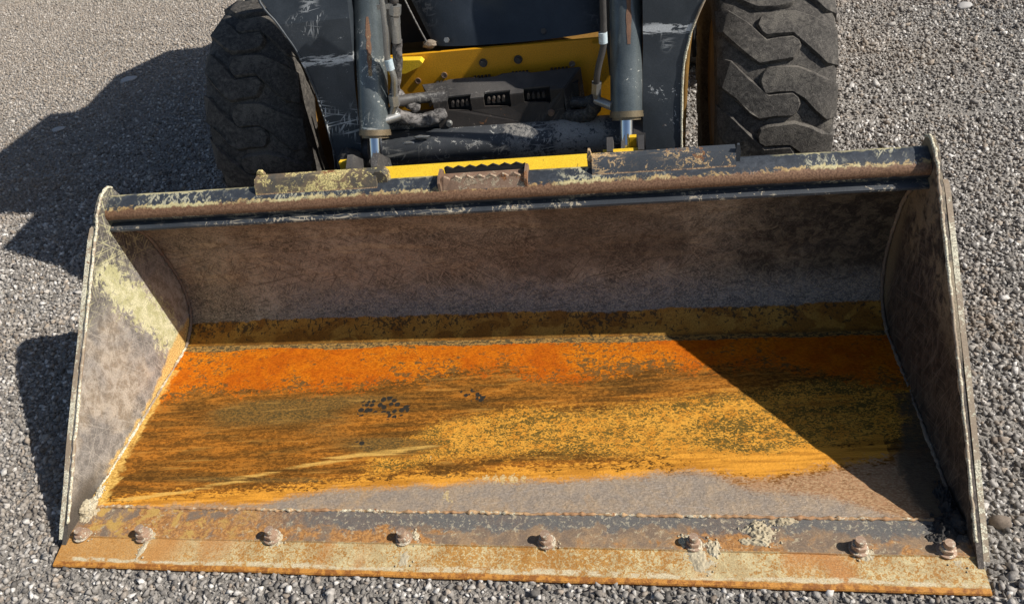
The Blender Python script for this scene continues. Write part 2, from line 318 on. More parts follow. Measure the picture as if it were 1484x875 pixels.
def mat_chrome():
    b = NB('chrome_rod'); return b.out(b.mix(b.noise(30, 3), (.62, .66, .72), (.80, .82, .85)), .12, 1.0)
M['chrome'] = mat_chrome()
def mat_rubber():
    b = NB('dusty_rubber'); big = b.noise(9, 4, .6, .5); med = b.noise(70, 5, .75, .6); fine = b.noise(420, 3, .7)
    c = b.mix(b.ss(med, .35, .68), (.046, .042, .038), (.115, .104, .092))
    c = b.mix(b.ss(b.add(big, b.mul(med, .5)), .74, .92, 0, .8), c, (.15, .135, .115))
    c = b.mix(b.mul(b.scratch(6, (.5, 1.3, -.7), .66, .72, 20), .5), c, (.15, .135, .12))
    c = b.mix(b.ss(fine, .3, .7), b.scale(c, .7), b.scale(c, 1.3))
    return b.out(c, .82, 0, b.bump(b.add(b.mul(med, 1.5), fine), .6, .003), .3)
M['rubber'] = mat_rubber()
def mat_cloth():
    b = NB('grey_hose_sleeve'); med = b.noise(55, 4, .7, .8); fine = b.noise(500, 2)
    c = b.mix(b.ss(med, .38, .62), (.06, .056, .055), (.24, .225, .215))
    return b.out(b.scale(c, b.ss(fine, .2, .8, .8, 1.2)), .8, 0, b.bump(b.add(med, b.mul(b.noise(700, 2), .4)), .7, .006), .3)
M['cloth'] = mat_cloth()
def mat_glass():
    b = NB('dark_tinted_glass'); return b.out((.02, .025, .03), .05, 0, None, .6)
M['glass'] = mat_glass()

# ------------------------------------------------------------------ mesh helpers
def BM(): return bmesh.new()
def link(name, bm, mat, parent=None, smooth=None, bev=0, off=None, seg=2):
    if bev:
        es = [e for e in bm.edges if len(e.link_faces) == 2 and e.calc_face_angle(0) > math.radians(30)]
        if es: bmesh.ops.bevel(bm, geom=es, offset=bev, segments=seg, profile=.6, affect='EDGES', clamp_overlap=True)
    me = bpy.data.meshes.new(name)
    if parent is not None and parent.type == 'EMPTY':
        o0 = Vector(parent.location); bmesh.ops.translate(bm, verts=bm.verts, vec=-o0)
    bmesh.ops.recalc_face_normals(bm, faces=bm.faces) if not getattr(bm, 'keep', False) else None
    bm.to_mesh(me); bm.free()
    me.materials.append(M[mat] if isinstance(mat, str) else mat)
    if smooth is not None:
        me.polygons.foreach_set('use_smooth', [True]*len(me.polygons))
        if smooth < 180: me.set_sharp_from_angle(angle=math.radians(smooth))
    o = bpy.data.objects.new(name, me); COL.objects.link(o)
    if parent is not None:
        o.parent = parent
        if parent.type != 'EMPTY':
            # the parent mesh sits at its own parent's origin: shift the vertices like its
            r = parent
            while r.parent: r = r.parent
            me.transform(Matrix.Translation(-Vector(r.location)-(Vector(parent.location) if parent.parent else Vector())))
    return o
def root(name, label, cat, loc=(0, 0, 0), group=None):
    o = bpy.data.objects.new(name, None); COL.objects.link(o); o.location = loc; o['label'] = label; o['category'] = cat
    if group: o['group'] = group
    return o
def tag(o, label, cat, group=None):
    o['label'] = label; o['category'] = cat
    if group: o['group'] = group
    return o
def poly(bm, pts, vec):
    a = [bm.verts.new(p) for p in pts]; b = [bm.verts.new(Vector(p)+Vector(vec)) for p in pts]
    bm.faces.new(a); bm.faces.new(b[::-1]); n = len(a)
    for i in range(n): bm.faces.new((a[i], b[i], b[(i+1) % n], a[(i+1) % n]))
def box(bm, x0, x1, y0, y1, z0, z1): poly(bm, [(x0, y0, z0), (x1, y0, z0), (x1, y1, z0), (x0, y1, z0)], (0, 0, z1-z0))
def ring(c, d, r, n, ref=None, ph=0):
    d = Vector(d).normalized(); a = (ref or Vector((0, 0, 1)) if abs(d.z) < .95 else Vector((1, 0, 0))); a = a.cross(d).normalized(); b = d.cross(a)
    return [Vector(c)+r*(math.cos(2*math.pi*(i+ph)/n)*a+math.sin(2*math.pi*(i+ph)/n)*b) for i in range(n)]
def sweep(bm, rings, cap=True):
    vs = [[bm.verts.new(p) for p in r] for r in rings]; n = len(vs[0])
    for a, b in zip(vs, vs[1:]):
        for i in range(n): bm.faces.new((a[i], b[i], b[(i+1) % n], a[(i+1) % n]))
    if cap: bm.faces.new(vs[0]); bm.faces.new(vs[-1][::-1])
def cyl(bm, a, b, r, n=24, r2=None, ph=0): sweep(bm, [ring(a, Vector(b)-Vector(a), r, n, ph=ph), ring(b, Vector(b)-Vector(a), r2 or r, n, ph=ph)])
def spline(pts, k=6):
    P = [Vector(p) for p in pts]; P = [2*P[0]-P[1]]+P+[2*P[-1]-P[-2]]; out = []
    for i in range(1, len(P)-2):
        for j in range(k):
            t = j/k; out.append(.5*((2*P[i])+(-P[i-1]+P[i+1])*t+(2*P[i-1]-5*P[i]+4*P[i+1]-P[i+2])*t*t+(-P[i-1]+3*P[i]-3*P[i+1]+P[i+2])*t**3))
    out.append(P[-2]); return out
def tube(bm, pts, r, n=12, k=6, jit=0, seed=0):
    P = spline(pts, k); rs = []; ref = None
    for i, p in enumerate(P):
        d = (P[min(i+1, len(P)-1)]-P[max(i-1, 0)]).normalized()
        if ref is None: ref = d.orthogonal().normalized()
        a = (ref-d*ref.dot(d)).normalized(); ref = a; b = d.cross(a)
        rr = r(i/(len(P)-1)) if callable(r) else r
        rg = []
        for q in range(n):
            t = 2*math.pi*q/n; v = math.cos(t)*a+math.sin(t)*b; f = 1
            if jit: f += jit*noise.noise((p+v*r if not callable(r) else p+v*.01)*90+Vector((seed, 0, 0)))
            rg.append(p+v*rr*f)
        rs.append(rg)
    sweep(bm, rs)
def profile_x(bm, prof, x0, x1, nx=1, close=True, wob=0):
    """sweep a (y,z) profile along x"""
    rows = []
    for i in range(nx+1):
        x = x0+(x1-x0)*i/nx
        rows.append([bm.verts.new((x, y+wob*noise.noise(Vector((x*7, y*30, z*30))), z+wob*noise.noise(Vector((x*7+9, y*30, z*30))))) for y, z in prof])
    n = len(prof)
    for a, b in zip(rows, rows[1:]):
        for j in range(n if close else n-1): bm.faces.new((a[j], a[(j+1) % n], b[(j+1) % n], b[j]))
    if close: bm.faces.new(rows[0]); bm.faces.new(rows[-1][::-1])
def blob(bm, c, sx, sy, sz, amp=.35, sub=3, seed=0, freq=2.2, rot=0):
    r = bmesh.ops.create_icosphere(bm, subdivisions=sub, radius=1); m = Matrix.Rotation(rot, 3, 'Z')
    for v in r['verts']:
        n = v.co.normalized(); f = 1+amp*(.55*noise.noise(n*freq*.6+Vector((seed*3.1, seed, 0)))+.35*noise.noise(n*freq*1.8+Vector((seed, 2, 0)))+.22*noise.noise(n*freq*5+Vector((1, seed, 0))))
        v.co = Vector(c)+m @ Vector((n.x*sx*f, n.y*sy*f, n.z*sz*f))

# ------------------------------------------------------------------ ground
bm = BM()
for a, b_, c_, d_ in ((-600, -600, 600, 600),):
    bm.faces.new([bm.verts.new(p) for p in ((a, b_, 0), (c_, b_, 0), (c_, d_, 0), (a, d_, 0))])
g = link('ground', bm, 'ground'); g['kind'] = 'structure'

def make_stones():
    shapes = []
    for k in range(14):
        b = BM(); n = 7+k % 3
        for i in range(n):
            if i < 8: v = Vector(((i & 1)*2-1, (i >> 1 & 1)*2-1, (i >> 2 & 1)*2-1))*.66*random.uniform(.55, 1.25)
            else: v = Vector((random.gauss(0, 1), random.gauss(0, 1), random.gauss(0, 1))).normalized()*1.08
            v += Vector((random.uniform(-.34, .34), random.uniform(-.34, .34), random.uniform(-.34, .34)))
            b.verts.new((v.x*1.12, v.y*.86, v.z*.78))
        bmesh.ops.convex_hull(b, input=b.verts)
        for v in [v for v in b.verts if not v.link_faces]: b.verts.remove(v)
        bmesh.ops.triangulate(b, faces=b.faces); b.verts.index_update()
        shapes.append((np.array([v.co[:] for v in b.verts]), np.array([[v.index for v in f.verts] for f in b.faces]))); b.free()
    pts = []; rad = []
    def fill(x0, x1, y0, y1, sp, r0, r1, z=0, keep=None, prob=1):
        nx = int((x1-x0)/sp); ny = int((y1-y0)/sp)
        gx, gy = np.meshgrid(np.arange(nx), np.arange(ny)); gx = gx.ravel()+(gy.ravel() % 2)*.5; gy = gy.ravel()
        x = x0+(gx+rng.uniform(-.48, .48, gx.size))*sp; y = y0+(gy+rng.uniform(-.48, .48, gx.size))*sp
        k = rng.random(x.size) < prob
        if keep is not None: k &= keep(x, y)
        x = x[k]; y = y[k]; r = r0+(r1-r0)*rng.random(x.size)**2.2
        pts.append(np.stack([x, y, z+r*rng.uniform(-.15, .45, x.size)], 1)); rad.append(r)
    inb = lambda x, y: ~((np.abs(x) < 1.022) & (y > .003) & (y < .86))
    left = lambda x, y: (x > -1.35-.60*(y+.7)-.25) & (x < 1.1+.42*(y+.7)+.45)
    both = lambda x, y: inb(x, y) & left(x, y)
    fill(-3.1, 2.7, -.9, 2.0, .0112, .0048, .0098, 0, both)
    fill(-3.1, 2.7, -.9, 2.0, .022, .0070, .0135, .002, both, .55)
    far = lambda x, y: left(x, y) & (y >= 2.0)
    fill(-5.0, 3.4, 2.0, 5.6, .0158, .0052, .0108, .001, far, 1)
    fill(-5.0, 3.4, 2.0, 5.6, .045, .010, .020, .001, lambda x, y: far(x, y) & (x > -1), .5)
    P = np.concatenate(pts); Rr = np.concatenate(rad); N = len(P)
    which = rng.integers(0, len(shapes), N); VV = []; FF = []; TT = []; HH = []; off = 0
    for k, (sv, sf) in enumerate(shapes):
        idx = np.where(which == k)[0]; m = len(idx)
        a = rng.uniform(0, 2*np.pi, (m, 3)); a[:, :2] *= .35; ca, sa = np.cos(a), np.sin(a)
        z_ = np.zeros(m); o_ = np.ones(m)
        Rz = np.array([[ca[:, 2], -sa[:, 2], z_], [sa[:, 2], ca[:, 2], z_], [z_, z_, o_]]).transpose(2, 0, 1)
        Rx = np.array([[o_, z_, z_], [z_, ca[:, 0], -sa[:, 0]], [z_, sa[:, 0], ca[:, 0]]]).transpose(2, 0, 1)
        Ry = np.array([[ca[:, 1], z_, sa[:, 1]], [z_, o_, z_], [-sa[:, 1], z_, ca[:, 1]]]).transpose(2, 0, 1)
        Rm = Rz @ Rx @ Ry
        v = np.einsum('mij,kj->mki', Rm, sv)*Rr[idx][:, None, None]+P[idx][:, None, :]
        f = sf[None]+(np.arange(m)*len(sv))[:, None, None]+off
        VV.append(v.reshape(-1, 3)); FF.append(f.reshape(-1, 3)); off += m*len(sv)
        t = np.clip(rng.beta(1.7, 2.3, m), 0, 1); TT.append(np.repeat(t, len(sf))); HH.append(np.repeat(rng.random(m), len(sf)))
    V = np.concatenate(VV).astype(np.float32); F = np.concatenate(FF).astype(np.int32)
    me = bpy.data.meshes.new('gravel'); me.vertices.add(len(V)); me.vertices.foreach_set('co', V.ravel())
    me.loops.add(F.size); me.loops.foreach_set('vertex_index', F.ravel()); me.polygons.add(len(F))
    me.polygons.foreach_set('loop_start', np.arange(0, F.size, 3, dtype=np.int32))
    me.update(calc_edges=True)
    me.attributes.new('tone', 'FLOAT', 'FACE').data.foreach_set('value', np.concatenate(TT).astype(np.float32))
    me.attributes.new('hue', 'FLOAT', 'FACE').data.foreach_set('value', np.concatenate(HH).astype(np.float32))
    me.materials.append(M['gravel']); o = bpy.data.objects.new('gravel', me); COL.objects.link(o); o['kind'] = 'stuff'
    tag(o, 'crushed grey gravel covering the yard around the bucket and loader', 'gravel')
    return shapes
make_stones()
def stone(c, r, label, mat, seed, flat=.6, rot=0):
    bm = BM(); blob(bm, (0, 0, 0), r, r*.75, r*flat, .3, 3, seed, 1.6, rot)
    o = link('stone', bm, mat, smooth=40); o.location = (c[0], c[1], r*flat*.55); tag(o, label, 'stone'); return o
M['stonew'] = mat_paint('pale_stone', (.42, .40, .38), (.5, .48, .46), (.6, .6, .6), .4, 0, .85)
M['stoneb'] = mat_paint('brown_stone', (.16, .125, .10), (.25, .20, .15), (.4, .36, .3), .5, 0, .9)
stone((1.085, .165), .021, 'large brown rough stone on the gravel right of the bucket corner', 'stoneb', 3, .7)
stone((1.085, .47), .020, 'dark grey rounded stone on the gravel beside the right bucket side', 'stoneb', 5, .75, 1)
stone((-2.61, 2.50), .035, 'pale flat stone lying in the machine shadow at the left', 'stonew', 8, .3, .3)
stone((-2.55, 3.13), .050, 'pale flat stone near the upper edge of the machine shadow', 'stonew', 11, .22, .2)
stone((1.95, 3.10), .040, 'pale stone lying far right at the top of the gravel yard', 'stonew', 13, .35, .9)

# ------------------------------------------------------------------ bucket
BK = root('loader_bucket', 'wide dark steel loader bucket lying flat with bright orange rust on its floor', 'bucket')
def lerp(tab, x):
    return float(np.interp(x, [p[0] for p in tab], [p[1] for p in tab]))
C1 = [(-1.01, .451), (-.969, .503), (-.873, .548), (-.765, .535), (-.625, .544), (-.485, .541), (-.352, .557), (-.247, .563), (-.173, .583), (-.082, .605), (.015, .614), (.116, .556), (.179, .573), (.302, .578), (.395, .594), (.49, .597), (.663, .603), (.823, .562), (.958, .524)]
C2 = [(-.267, .329), (-.147, .418), (-.037, .443), (.062, .465), (.215, .454), (.332, .47), (.483, .489), (.652, .517), (.823, .562), (.973, .523)]
C3 = [(-.386, .243), (-.248, .254), (-.096, .303), (.163, .309), (.313, .305), (.471, .306), (.621, .286), (.786, .321), (.928, .351)]
C4 = [(-.988, .136), (-.791, .154), (-.667, .16), (-.55, .171), (-.379, .202), (-.172, .22), (.003, .232), (.113, .241), (.223, .252), (.33, .259), (.468, .264), (.542, .251), (.612, .218), (.762, .202), (.87, .162), (.94, .141), (1.01, .135)]
YS = [(-.96, .163), (-.785, .19), (-.62, .236), (-.471, .28), (-.335, .311), (-.127, .34)]
Y0, YSE = .150, .717
def floor_z(x, y):
    t = max(0, (y-Y0)/(YSE-Y0))
    dent = .004*noise.noise(Vector((x*2.2, y*3, 1)))+.0015*noise.noise(Vector((x*9, y*9, 4)))
    k = min(1, (y-Y0)/.05, (YSE-y)/.05)
    return .034+.016*t**1.3+dent*max(0, k)
def gs(x, y, cx, cy, sx, sy, a=1): return a*math.exp(-((x-cx)/sx)**2-((y-cy)/sy)**2)
def build_floor():
    nx, ny = 300, 90; V = []; A = {k: [] for k in ('f_orange', 'f_yellow', 'f_grey', 'f_dark', 'f_streak', 'f_left', 'f_right', 'f_print', 'f_seam', 'f_mud', 'f_tan', 'f_strip')}
    for j in range(ny+1):
        for i in range(nx+1):
            x = -1+2*i/nx; y = Y0+(YSE-Y0)*j/ny; V.append((x, y, floor_z(x, y)))
            A['f_orange'].append(y-lerp(C1, x))
            A['f_yellow'].append(min(y-lerp(C3, x), lerp(C2, x)-y) if x > -.27 else min(.012, .012+(x+.27)*.5, y-.235-(x+.4)*.1, .35+(x+.27)*.8-y))
            A['f_grey'].append(lerp(C4, x)-y)
            d = gs(x, y, -.60, .455, .24, .062, .95)+gs(x, y, -.30, .50, .20, .035, .55)+gs(x, y, -.24, .335, .15, .035, .8)+gs(x, y, -.62, .235, .38, .018, .75) \
                + gs(x, y, .79, .44, .20, .07, .42)+gs(x, y, -.42, .36, .25, .05, .35)+gs(x, y, .25, .36, .22, .03, .35)+gs(x, y, -.8, .36, .12, .10, .3)+gs(x, y, .05, .56, .10, .02, .55)+gs(x, y, .45, .555, .14, .015, .6)
            A['f_dark'].append(d)
            ys = max(0, 1-abs(y-lerp(YS, x))/(.016+.012*max(0, 1-abs(x+.5)/.3)))*(1 if x < -.15 else max(0, 1-(x+.15)/.1)); A['f_streak'].append(ys*.85)
            A['f_left'].append(.028+.02*max(0, 1-abs(y-.2)/.15)-(x+1.0) if y < .62 else -.02)
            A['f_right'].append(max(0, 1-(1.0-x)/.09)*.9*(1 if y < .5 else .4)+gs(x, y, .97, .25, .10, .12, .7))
            fp = 1 if ((x+.31)/.075)**2+((y-.465)/.040)**2 < 1 and not ((x+.325)/.035)**2+((y-.435)/.016)**2 < 1 else 0
            if ((x+.07)/.045)**2+((y-.505)/.03)**2 < 1 and abs((y-.505)+(x+.07)*.6) < .018: fp = 1
            if ((x+.335)/.028)**2+((y-.345)/.010)**2 < 1: fp = 1
            A['f_print'].append(float(fp))
            A['f_mud'].append(gs(x, y, .045, .243, .085, .018, .62)+gs(x, y, -.092, .190, .028, .020, .5)+gs(x, y, .0, .20, .35, .05, .06))
            k_ = min(1, max(0, (x-.30)/.2)); A['f_tan'].append(min(lerp(C3, x)-.040-y, (x-.40)*.4)); A['f_strip'].append((1-k_)*(.034-(y-lerp(C4, x)))+k_*(.038-abs(lerp(C3, x)-.008-y)) if x < .9 else -.02)
            A['f_seam'].append(y-(YSE-.022+.012*noise.noise(Vector((x*5, 3, 0)))))
    F = [(j*(nx+1)+i, j*(nx+1)+i+1, (j+1)*(nx+1)+i+1, (j+1)*(nx+1)+i) for j in range(ny) for i in range(nx)]
    me = bpy.data.meshes.new('floor_plate'); me.from_pydata(V, [], F)
    me.polygons.foreach_set('use_smooth', [True]*len(F))
    for k, a in A.items(): me.attributes.new(k, 'FLOAT', 'POINT').data.foreach_set('value', np.array(a, np.float32))
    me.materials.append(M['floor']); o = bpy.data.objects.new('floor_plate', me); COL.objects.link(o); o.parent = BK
build_floor()
# back plate: curved profile from the seam to the lip
BP = [(.717, .050), (.745, .062), (.775, .080), (.802, .108), (.820, .150), (.828, .200), (.823, .265), (.811, .325), (.793, .395), (.760, .448), (.718, .487), (.682, .503)]
def build_back():
    P = spline([(0, a, b) for a, b in BP], 6); L = [0]
    for a, b in zip(P, P[1:]): L.append(L[-1]+(b-a).length)
    nx = 120; V = []; arc = []
    for k, p in enumerate(P):
        for i in range(nx+1):
            x = -1+2*i/nx; e = min(1, k/4, (len(P)-1-k)/4)
            q = .006*e*noise.noise(Vector((x*2.5, L[k]*5, 7)))+.0015*e*noise.noise(Vector((x*14, L[k]*14, 2)))
            V.append((x, p.y+q, p.z)); arc.append(L[k])
    n0 = len(V); V += [(x, y+.012, z) for x, y, z in V]; arc += arc
    F = []; W = nx+1; H = len(P)
    for k in range(H-1):
        for i in range(nx):
            a = k*W+i; F.append((a, a+1, a+W+1, a+W)); F.append((n0+a, n0+a+W, n0+a+W+1, n0+a+1))
    me = bpy.data.meshes.new('back_plate'); me.from_pydata(V, [], F); me.polygons.foreach_set('use_smooth', [True]*len(F))
    me.attributes.new('arc', 'FLOAT', 'POINT').data.foreach_set('value', np.array(arc, np.float32))
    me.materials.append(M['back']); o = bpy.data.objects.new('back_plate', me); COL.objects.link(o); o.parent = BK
build_back()
# side plates
SP = [(.045, .022), (.085, .055), (.140, .103), (.225, .180), (.340, .280), (.405, .337), (.500, .418), (.580, .485), (.615, .515), (.640, .534), (.660, .556), (.690, .578), (.715, .589), (.740, .592), (.757, .583), (.768, .560), (.785, .500), (.822, .400), (.842, .300), (.848, .200), (.835, .130), (.800, .075), (.740, .035), (.70, .022)]
for s in (-1, 1):
    bm = BM(); poly(bm, [(s*1.0, y, z) for y, z in SP], (s*.011, 0, 0))
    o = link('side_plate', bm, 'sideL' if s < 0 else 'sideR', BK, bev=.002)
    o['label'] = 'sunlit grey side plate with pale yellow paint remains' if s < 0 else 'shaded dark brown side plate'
    # doubled wear strip along the front edge, outside
    pr = [(.060, .030)]+[(y+.0025*math.sin(z*60), z) for y, z in SP[1:10]]+[(.655, .535)]; n = len(pr)
    inner = [(y+.05, z-.05) for y, z in pr[1:-1]]
    bm = BM(); poly(bm, [(s*1.0122, y-.002, z-.001) for y, z in pr]+[(s*1.0122, y, z) for y, z in inner[::-1]], (s*.011, 0, 0))
    link('wear_strip', bm, 'edgepaint', BK, bev=.0025)
    # bead of worn metal on the edge itself
    bm = BM(); tube(bm, [(s*1.001, y-.001, z+.001) for y, z in SP[1:15]], .0038, 8, 10, .8, s); link('edge_bead', bm, 'edgepaint', BK, smooth=180)
    if s > 0:
        bm = BM(); poly(bm, [(.9985, y+.004, z-.003) for y, z in SP[1:9]]+[(.9985, y+.024, z-.022) for y, z in SP[1:9][::-1]], (.003, 0, 0)); link('liner_strip', bm, 'sideR', BK, bev=.001)
    # weld along floor
    bm = BM(); tube(bm, [(s*.996, .16+.555*i/10, floor_z(0, .16+.555*i/10)) for i in range(11)], .0042, 8, 18, .9, 3*s); link('weld_bead', bm, 'edgepaint' if s < 0 else 'stoneb', BK, smooth=180)
    bm = BM(); tube(bm, [(s*.995, y-.004, z+.003) for y, z in BP], .0045, 8, 10, .8, 5*s); link('weld_bead', bm, 'stoneb', BK, smooth=180)
# cutting edge
CE = [(.0, .004), (-.001, .009), (.001, .0125), (.010, .0150), (.066, .0275), (.0675, .0310), (.140, .0335), (.152, .0335), (.152, .012), (.03, .004)]
bm = BM(); profile_x(bm, CE, -1.012, 1.012, 260, True, .0016)
CEo = link('cutting_edge', bm, 'edge', BK, smooth=35)
bm = BM(); tube(bm, [(-.99+1.98*i/20, .149+.001*math.sin(i*2.1), .0338) for i in range(21)], .0036, 8, 30, 1.5, 4); link('weld_bead', bm, mat_paint('weld_line', (.36, .19, .09), (.50, .33, .17), (.70, .62, .45), .9, .5, .8), BK, smooth=180)
# plate corner blocks where the side plates meet the cutting edge
for s in (-1, 1):
    bm = BM(); blob(bm, (s*.988, .14, .040), .020, .022, .016, .7, 4, 20+s, 2.4); link('corner_weld', bm, 'mud' if s < 0 else 'mudk', BK, smooth=50)
# bolts
bolt0 = None
bp = [(-.967, .070), (-.803, .073), (-.479, .076), (-.166, .080), (.154, .080), (.463, .082), (.787, .080), (.951, .080)]
def make_bolt():
    bm = BM(); cyl(bm, (0, 0, -.002), (0, 0, .0025), .0195, 20); cyl(bm, (0, 0, .0025), (0, 0, .015), .0155, 6); bmesh.ops.rotate(bm, verts=bm.verts, matrix=Matrix.Rotation(.3, 3, 'Z'))
    a = link('bolt', bm, 'bolt', None, bev=.0016, smooth=40)
    bm = BM(); cyl(bm, (0, 0, .013), (0, 0, .028), .0098, 16)
    t = link('thread_end', bm, 'bolt', None, bev=.002, smooth=40); t.parent = a; return a, t
b0, t0 = make_bolt()
for i, (x, y) in enumerate(bp):
    if i == 0: a, t = b0, t0
    else:
        a = b0.copy(); t = t0.copy(); COL.objects.link(a); COL.objects.link(t); t.parent = a
    a.parent = BK; a.location = (x, y, .0315); a.rotation_euler = (random.uniform(-.06, .06), random.uniform(-.06, .06), random.uniform(0, 3))
    s = random.uniform(.95, 1.08); a.scale = (s, s, s if i not in (0,) else .75)
# beam along the top
BMP = [(.752, .500), (.750, .555), (.745, .566), (.737, .571), (.728, .571), (.712, .565), (.698, .5585), (.689, .5525), (.683, .545), (.6805, .537), (.682, .5285), (.687, .521), (.695, .513), (.702, .507)]
bm = BM(); profile_x(bm, BMP, -.999, .999, 240, True, .0009); link('top_beam', bm, 'beam', BK, smooth=50)
bm = BM(); profile_x(bm, [(.6725, .499), (.6725, .5045), (.676, .5065), (.705, .516), (.712, .505)], -.999, .999, 160, True, .0008); link('lip_plate', bm, mat_paint('lip_paint', (.032, .038, .047), (.05, .056, .066), (.46, .40, .30), .75, .1, .5, .7, plane='xy'), BK, smooth=40)
# guard bars on the beam
def guard(x0, x1, mat, name, tabs):
    prof = [(.712, .556), (.707, .561), (.718, .585), (.727, .596), (.748, .5985), (.751, .593), (.732, .589), (.724, .581), (.717, .557)]
    bm = BM(); profile_x(bm, prof, x0, x1, 60, True, .0012); o = link(name, bm, mat, BK, smooth=35)
    for (x, y, z, h, wd, th) in tabs:
        bm = BM(); poly(bm, [(x-wd, y, z), (x+wd, y, z), (x+wd*1.1, y, z+h*.7), (x+wd*.5, y, z+h), (x-wd*.5, y, z+h), (x-wd*1.1, y, z+h*.7)], (0, th, 0)); link('tab', bm, mat, o, bev=.0015)
    return o
guard(-.578, -.258, 'bar', 'guard_bar', [(-.568, .745, .575, .034, .010, .010), (-.250, .722, .555, .044, .016, .030)])
guard(.268, .592, 'bar2', 'guard_bar', [(.597, .722, .560, .050, .005, .008), (.262, .735, .565, .048, .005, .012)])
# serrated step
bm = BM()
xs = np.linspace(-.092, .108, 29); zig = [(x, .5865+.0042*math.sin((x+.092)/.2*math.pi*2*7)*(1 if .01 < i/28 < .99 else 0)) for i, x in enumerate(xs)]
pts = [(-.097, .690, .553), (-.090, .688, .545), (.104, .688, .545), (.112, .690, .553)]+[(x, .702, z-.006) for x, z in zig[::-1]]
poly(bm, pts, (0, .006, .001)); so_ = link('foot_step', bm, 'stepm', BK, bev=.001)
bm = BM(); pts = [(-.09, .742, .560), (.108, .742, .560)]+[(x, .747, .5865-.002+(z-.5865)*.8) for x, z in zig[::-1]]
poly(bm, pts, (0, .005, 0)); link('serrated_plate', bm, 'dark', so_)
for x in (-.100, .110):
    bm = BM(); poly(bm, [(x, .690, .548), (x, .690, .575), (x, .704, .586), (x, .735, .590), (x, .748, .578), (x, .750, .56), (x, .715, .552)], (.006, 0, 0)); link('end_plate', bm, 'stepm', so_, bev=.0015)
bm = BM(); box(bm, -.094, .106, .704, .742, .556, .572); link('tread', bm, 'stepm', so_, bev=.002)

# dried mud lying on the bucket
def base_z(x, y):
    if y > .152: return floor_z(x, y)
    return float(np.interp(y, [.001, .010, .066, .0675, .140, .152], [.0125, .0150, .0275, .0310, .0335, .0335]))
def crust(bm, cx, cy, rx, ry, H, seed, rot=0, n=44):
    """a ragged crust of dried mud: a height field that exists only where it is thick enough"""
    g_ = {}; hh = {}; c_, s_ = math.cos(rot), math.sin(rot)
    for i in range(n+1):
        for j in range(n+1):
            u = (i/n*2-1)*1.5; v = (j/n*2-1)*1.5; x = cx+(u*rx*c_-v*ry*s_); y = cy+(u*rx*s_+v*ry*c_)
            q = Vector((x*60, y*60, seed)); nz = noise.noise(q*.7)*.55+noise.noise(q*1.8)*.45+noise.noise(q*4.5)*.30
            h = 1-(u*u+v*v)**.5*.95+nz*.9; hh[i, j] = h
            k = max(0, h); z = base_z(x, max(.001, y))-.0015+H*(min(1, k)**.6*(.75+.5*noise.noise(q*3.3)+.35*noise.noise(q*8))+.12*k)
            g_[i, j] = (x, y, z)
    vs = {}
    def V(k):
        if k not in vs: vs[k] = bm.verts.new(g_[k])
        return vs[k]
    for i in range(n):
        for j in range(n):
            ks = [(i, j), (i+1, j), (i+1, j+1), (i, j+1)]
            if sum(hh[k] > 0 for k in ks) >= 2: bm.faces.new([V(k) for k in ks])
def mud(lst, label, mat='mud', cat='mud'):
    bm = BM()
    for i, a in enumerate(lst): crust(bm, *a[:5], seed=i*3.1+a[0]*9, rot=a[5] if len(a) > 5 else 0)
    for a in lst:
        for k in range(7):
            t = random.uniform(0, 6.28); x = a[0]+a[2]*1.25*math.cos(t); y = a[1]+a[3]*1.25*math.sin(t)
            q = random.uniform(.0012, .0032)
            if .004 < y: blob(bm, (x, y, base_z(x, y)+q*.4), q, q, q*.7, .6, 1, k, 2, t)
    o = link('dried_mud' if cat == 'mud' else 'debris_clump', bm, mat, smooth=70); return tag(o, label, cat)
mud([(.600, .118, .034, .020, .012, -.3), (.650, .140, .030, .009, .009, .1), (.598, .090, .034, .010, .010, 0)], 'pale crumbly mud lump on the cutting edge right of centre')
mud([(.474, .048, .026, .026, .005, 0), (.500, .075, .014, .020, .007, .4), (.445, .088, .014, .012, .008, 1)], 'pale mud smeared below the sixth bolt of the cutting edge')
mud([(-.158, .042, .019, .024, .003, .1), (-.140, .084, .009, .016, .006, 0)], 'grey mud smear below the fourth bolt of the cutting edge')
mud([(-.796, .040, .009, .024, .004, -.3), (-.790, .074, .018, .014, .006, 0)], 'pale mud streak running down from the second bolt')
mud([(-.467, .070, .018, .014, .005, .3)], 'pale mud crust around the third bolt of the cutting edge')
mud([(-.955, .072, .017, .012, .004, .3)], 'pale mud crust around the first bolt from the left')
mud([(.165, .072, .015, .011, .004, -.3)], 'tan mud crust around the fifth bolt of the cutting edge')
mud([(.798, .068, .017, .012, .004, .2)], 'tan mud crust around the seventh bolt of the cutting edge')
mud([(.965, .052, .014, .015, .003, .4)], 'small pale mud smear below the last bolt on the right')
mud([(.965, .130, .030, .030, .022, 0), (.982, .19, .014, .045, .026, 0), (.95, .105, .022, .014, .012, 0)], 'black debris clump caught in the front right corner of the bucket', 'mudk', 'debris')
mud([(-.982, .128, .018, .020, .010, .1), (-.988, .185, .010, .030, .010, 0)], 'pale mud lump in the front left corner of the bucket')

# ------------------------------------------------------------------ loader
LD = root('skid_steer_loader', 'compact black and yellow skid steer loader standing behind the bucket', 'loader', (0, 1.5, 0))
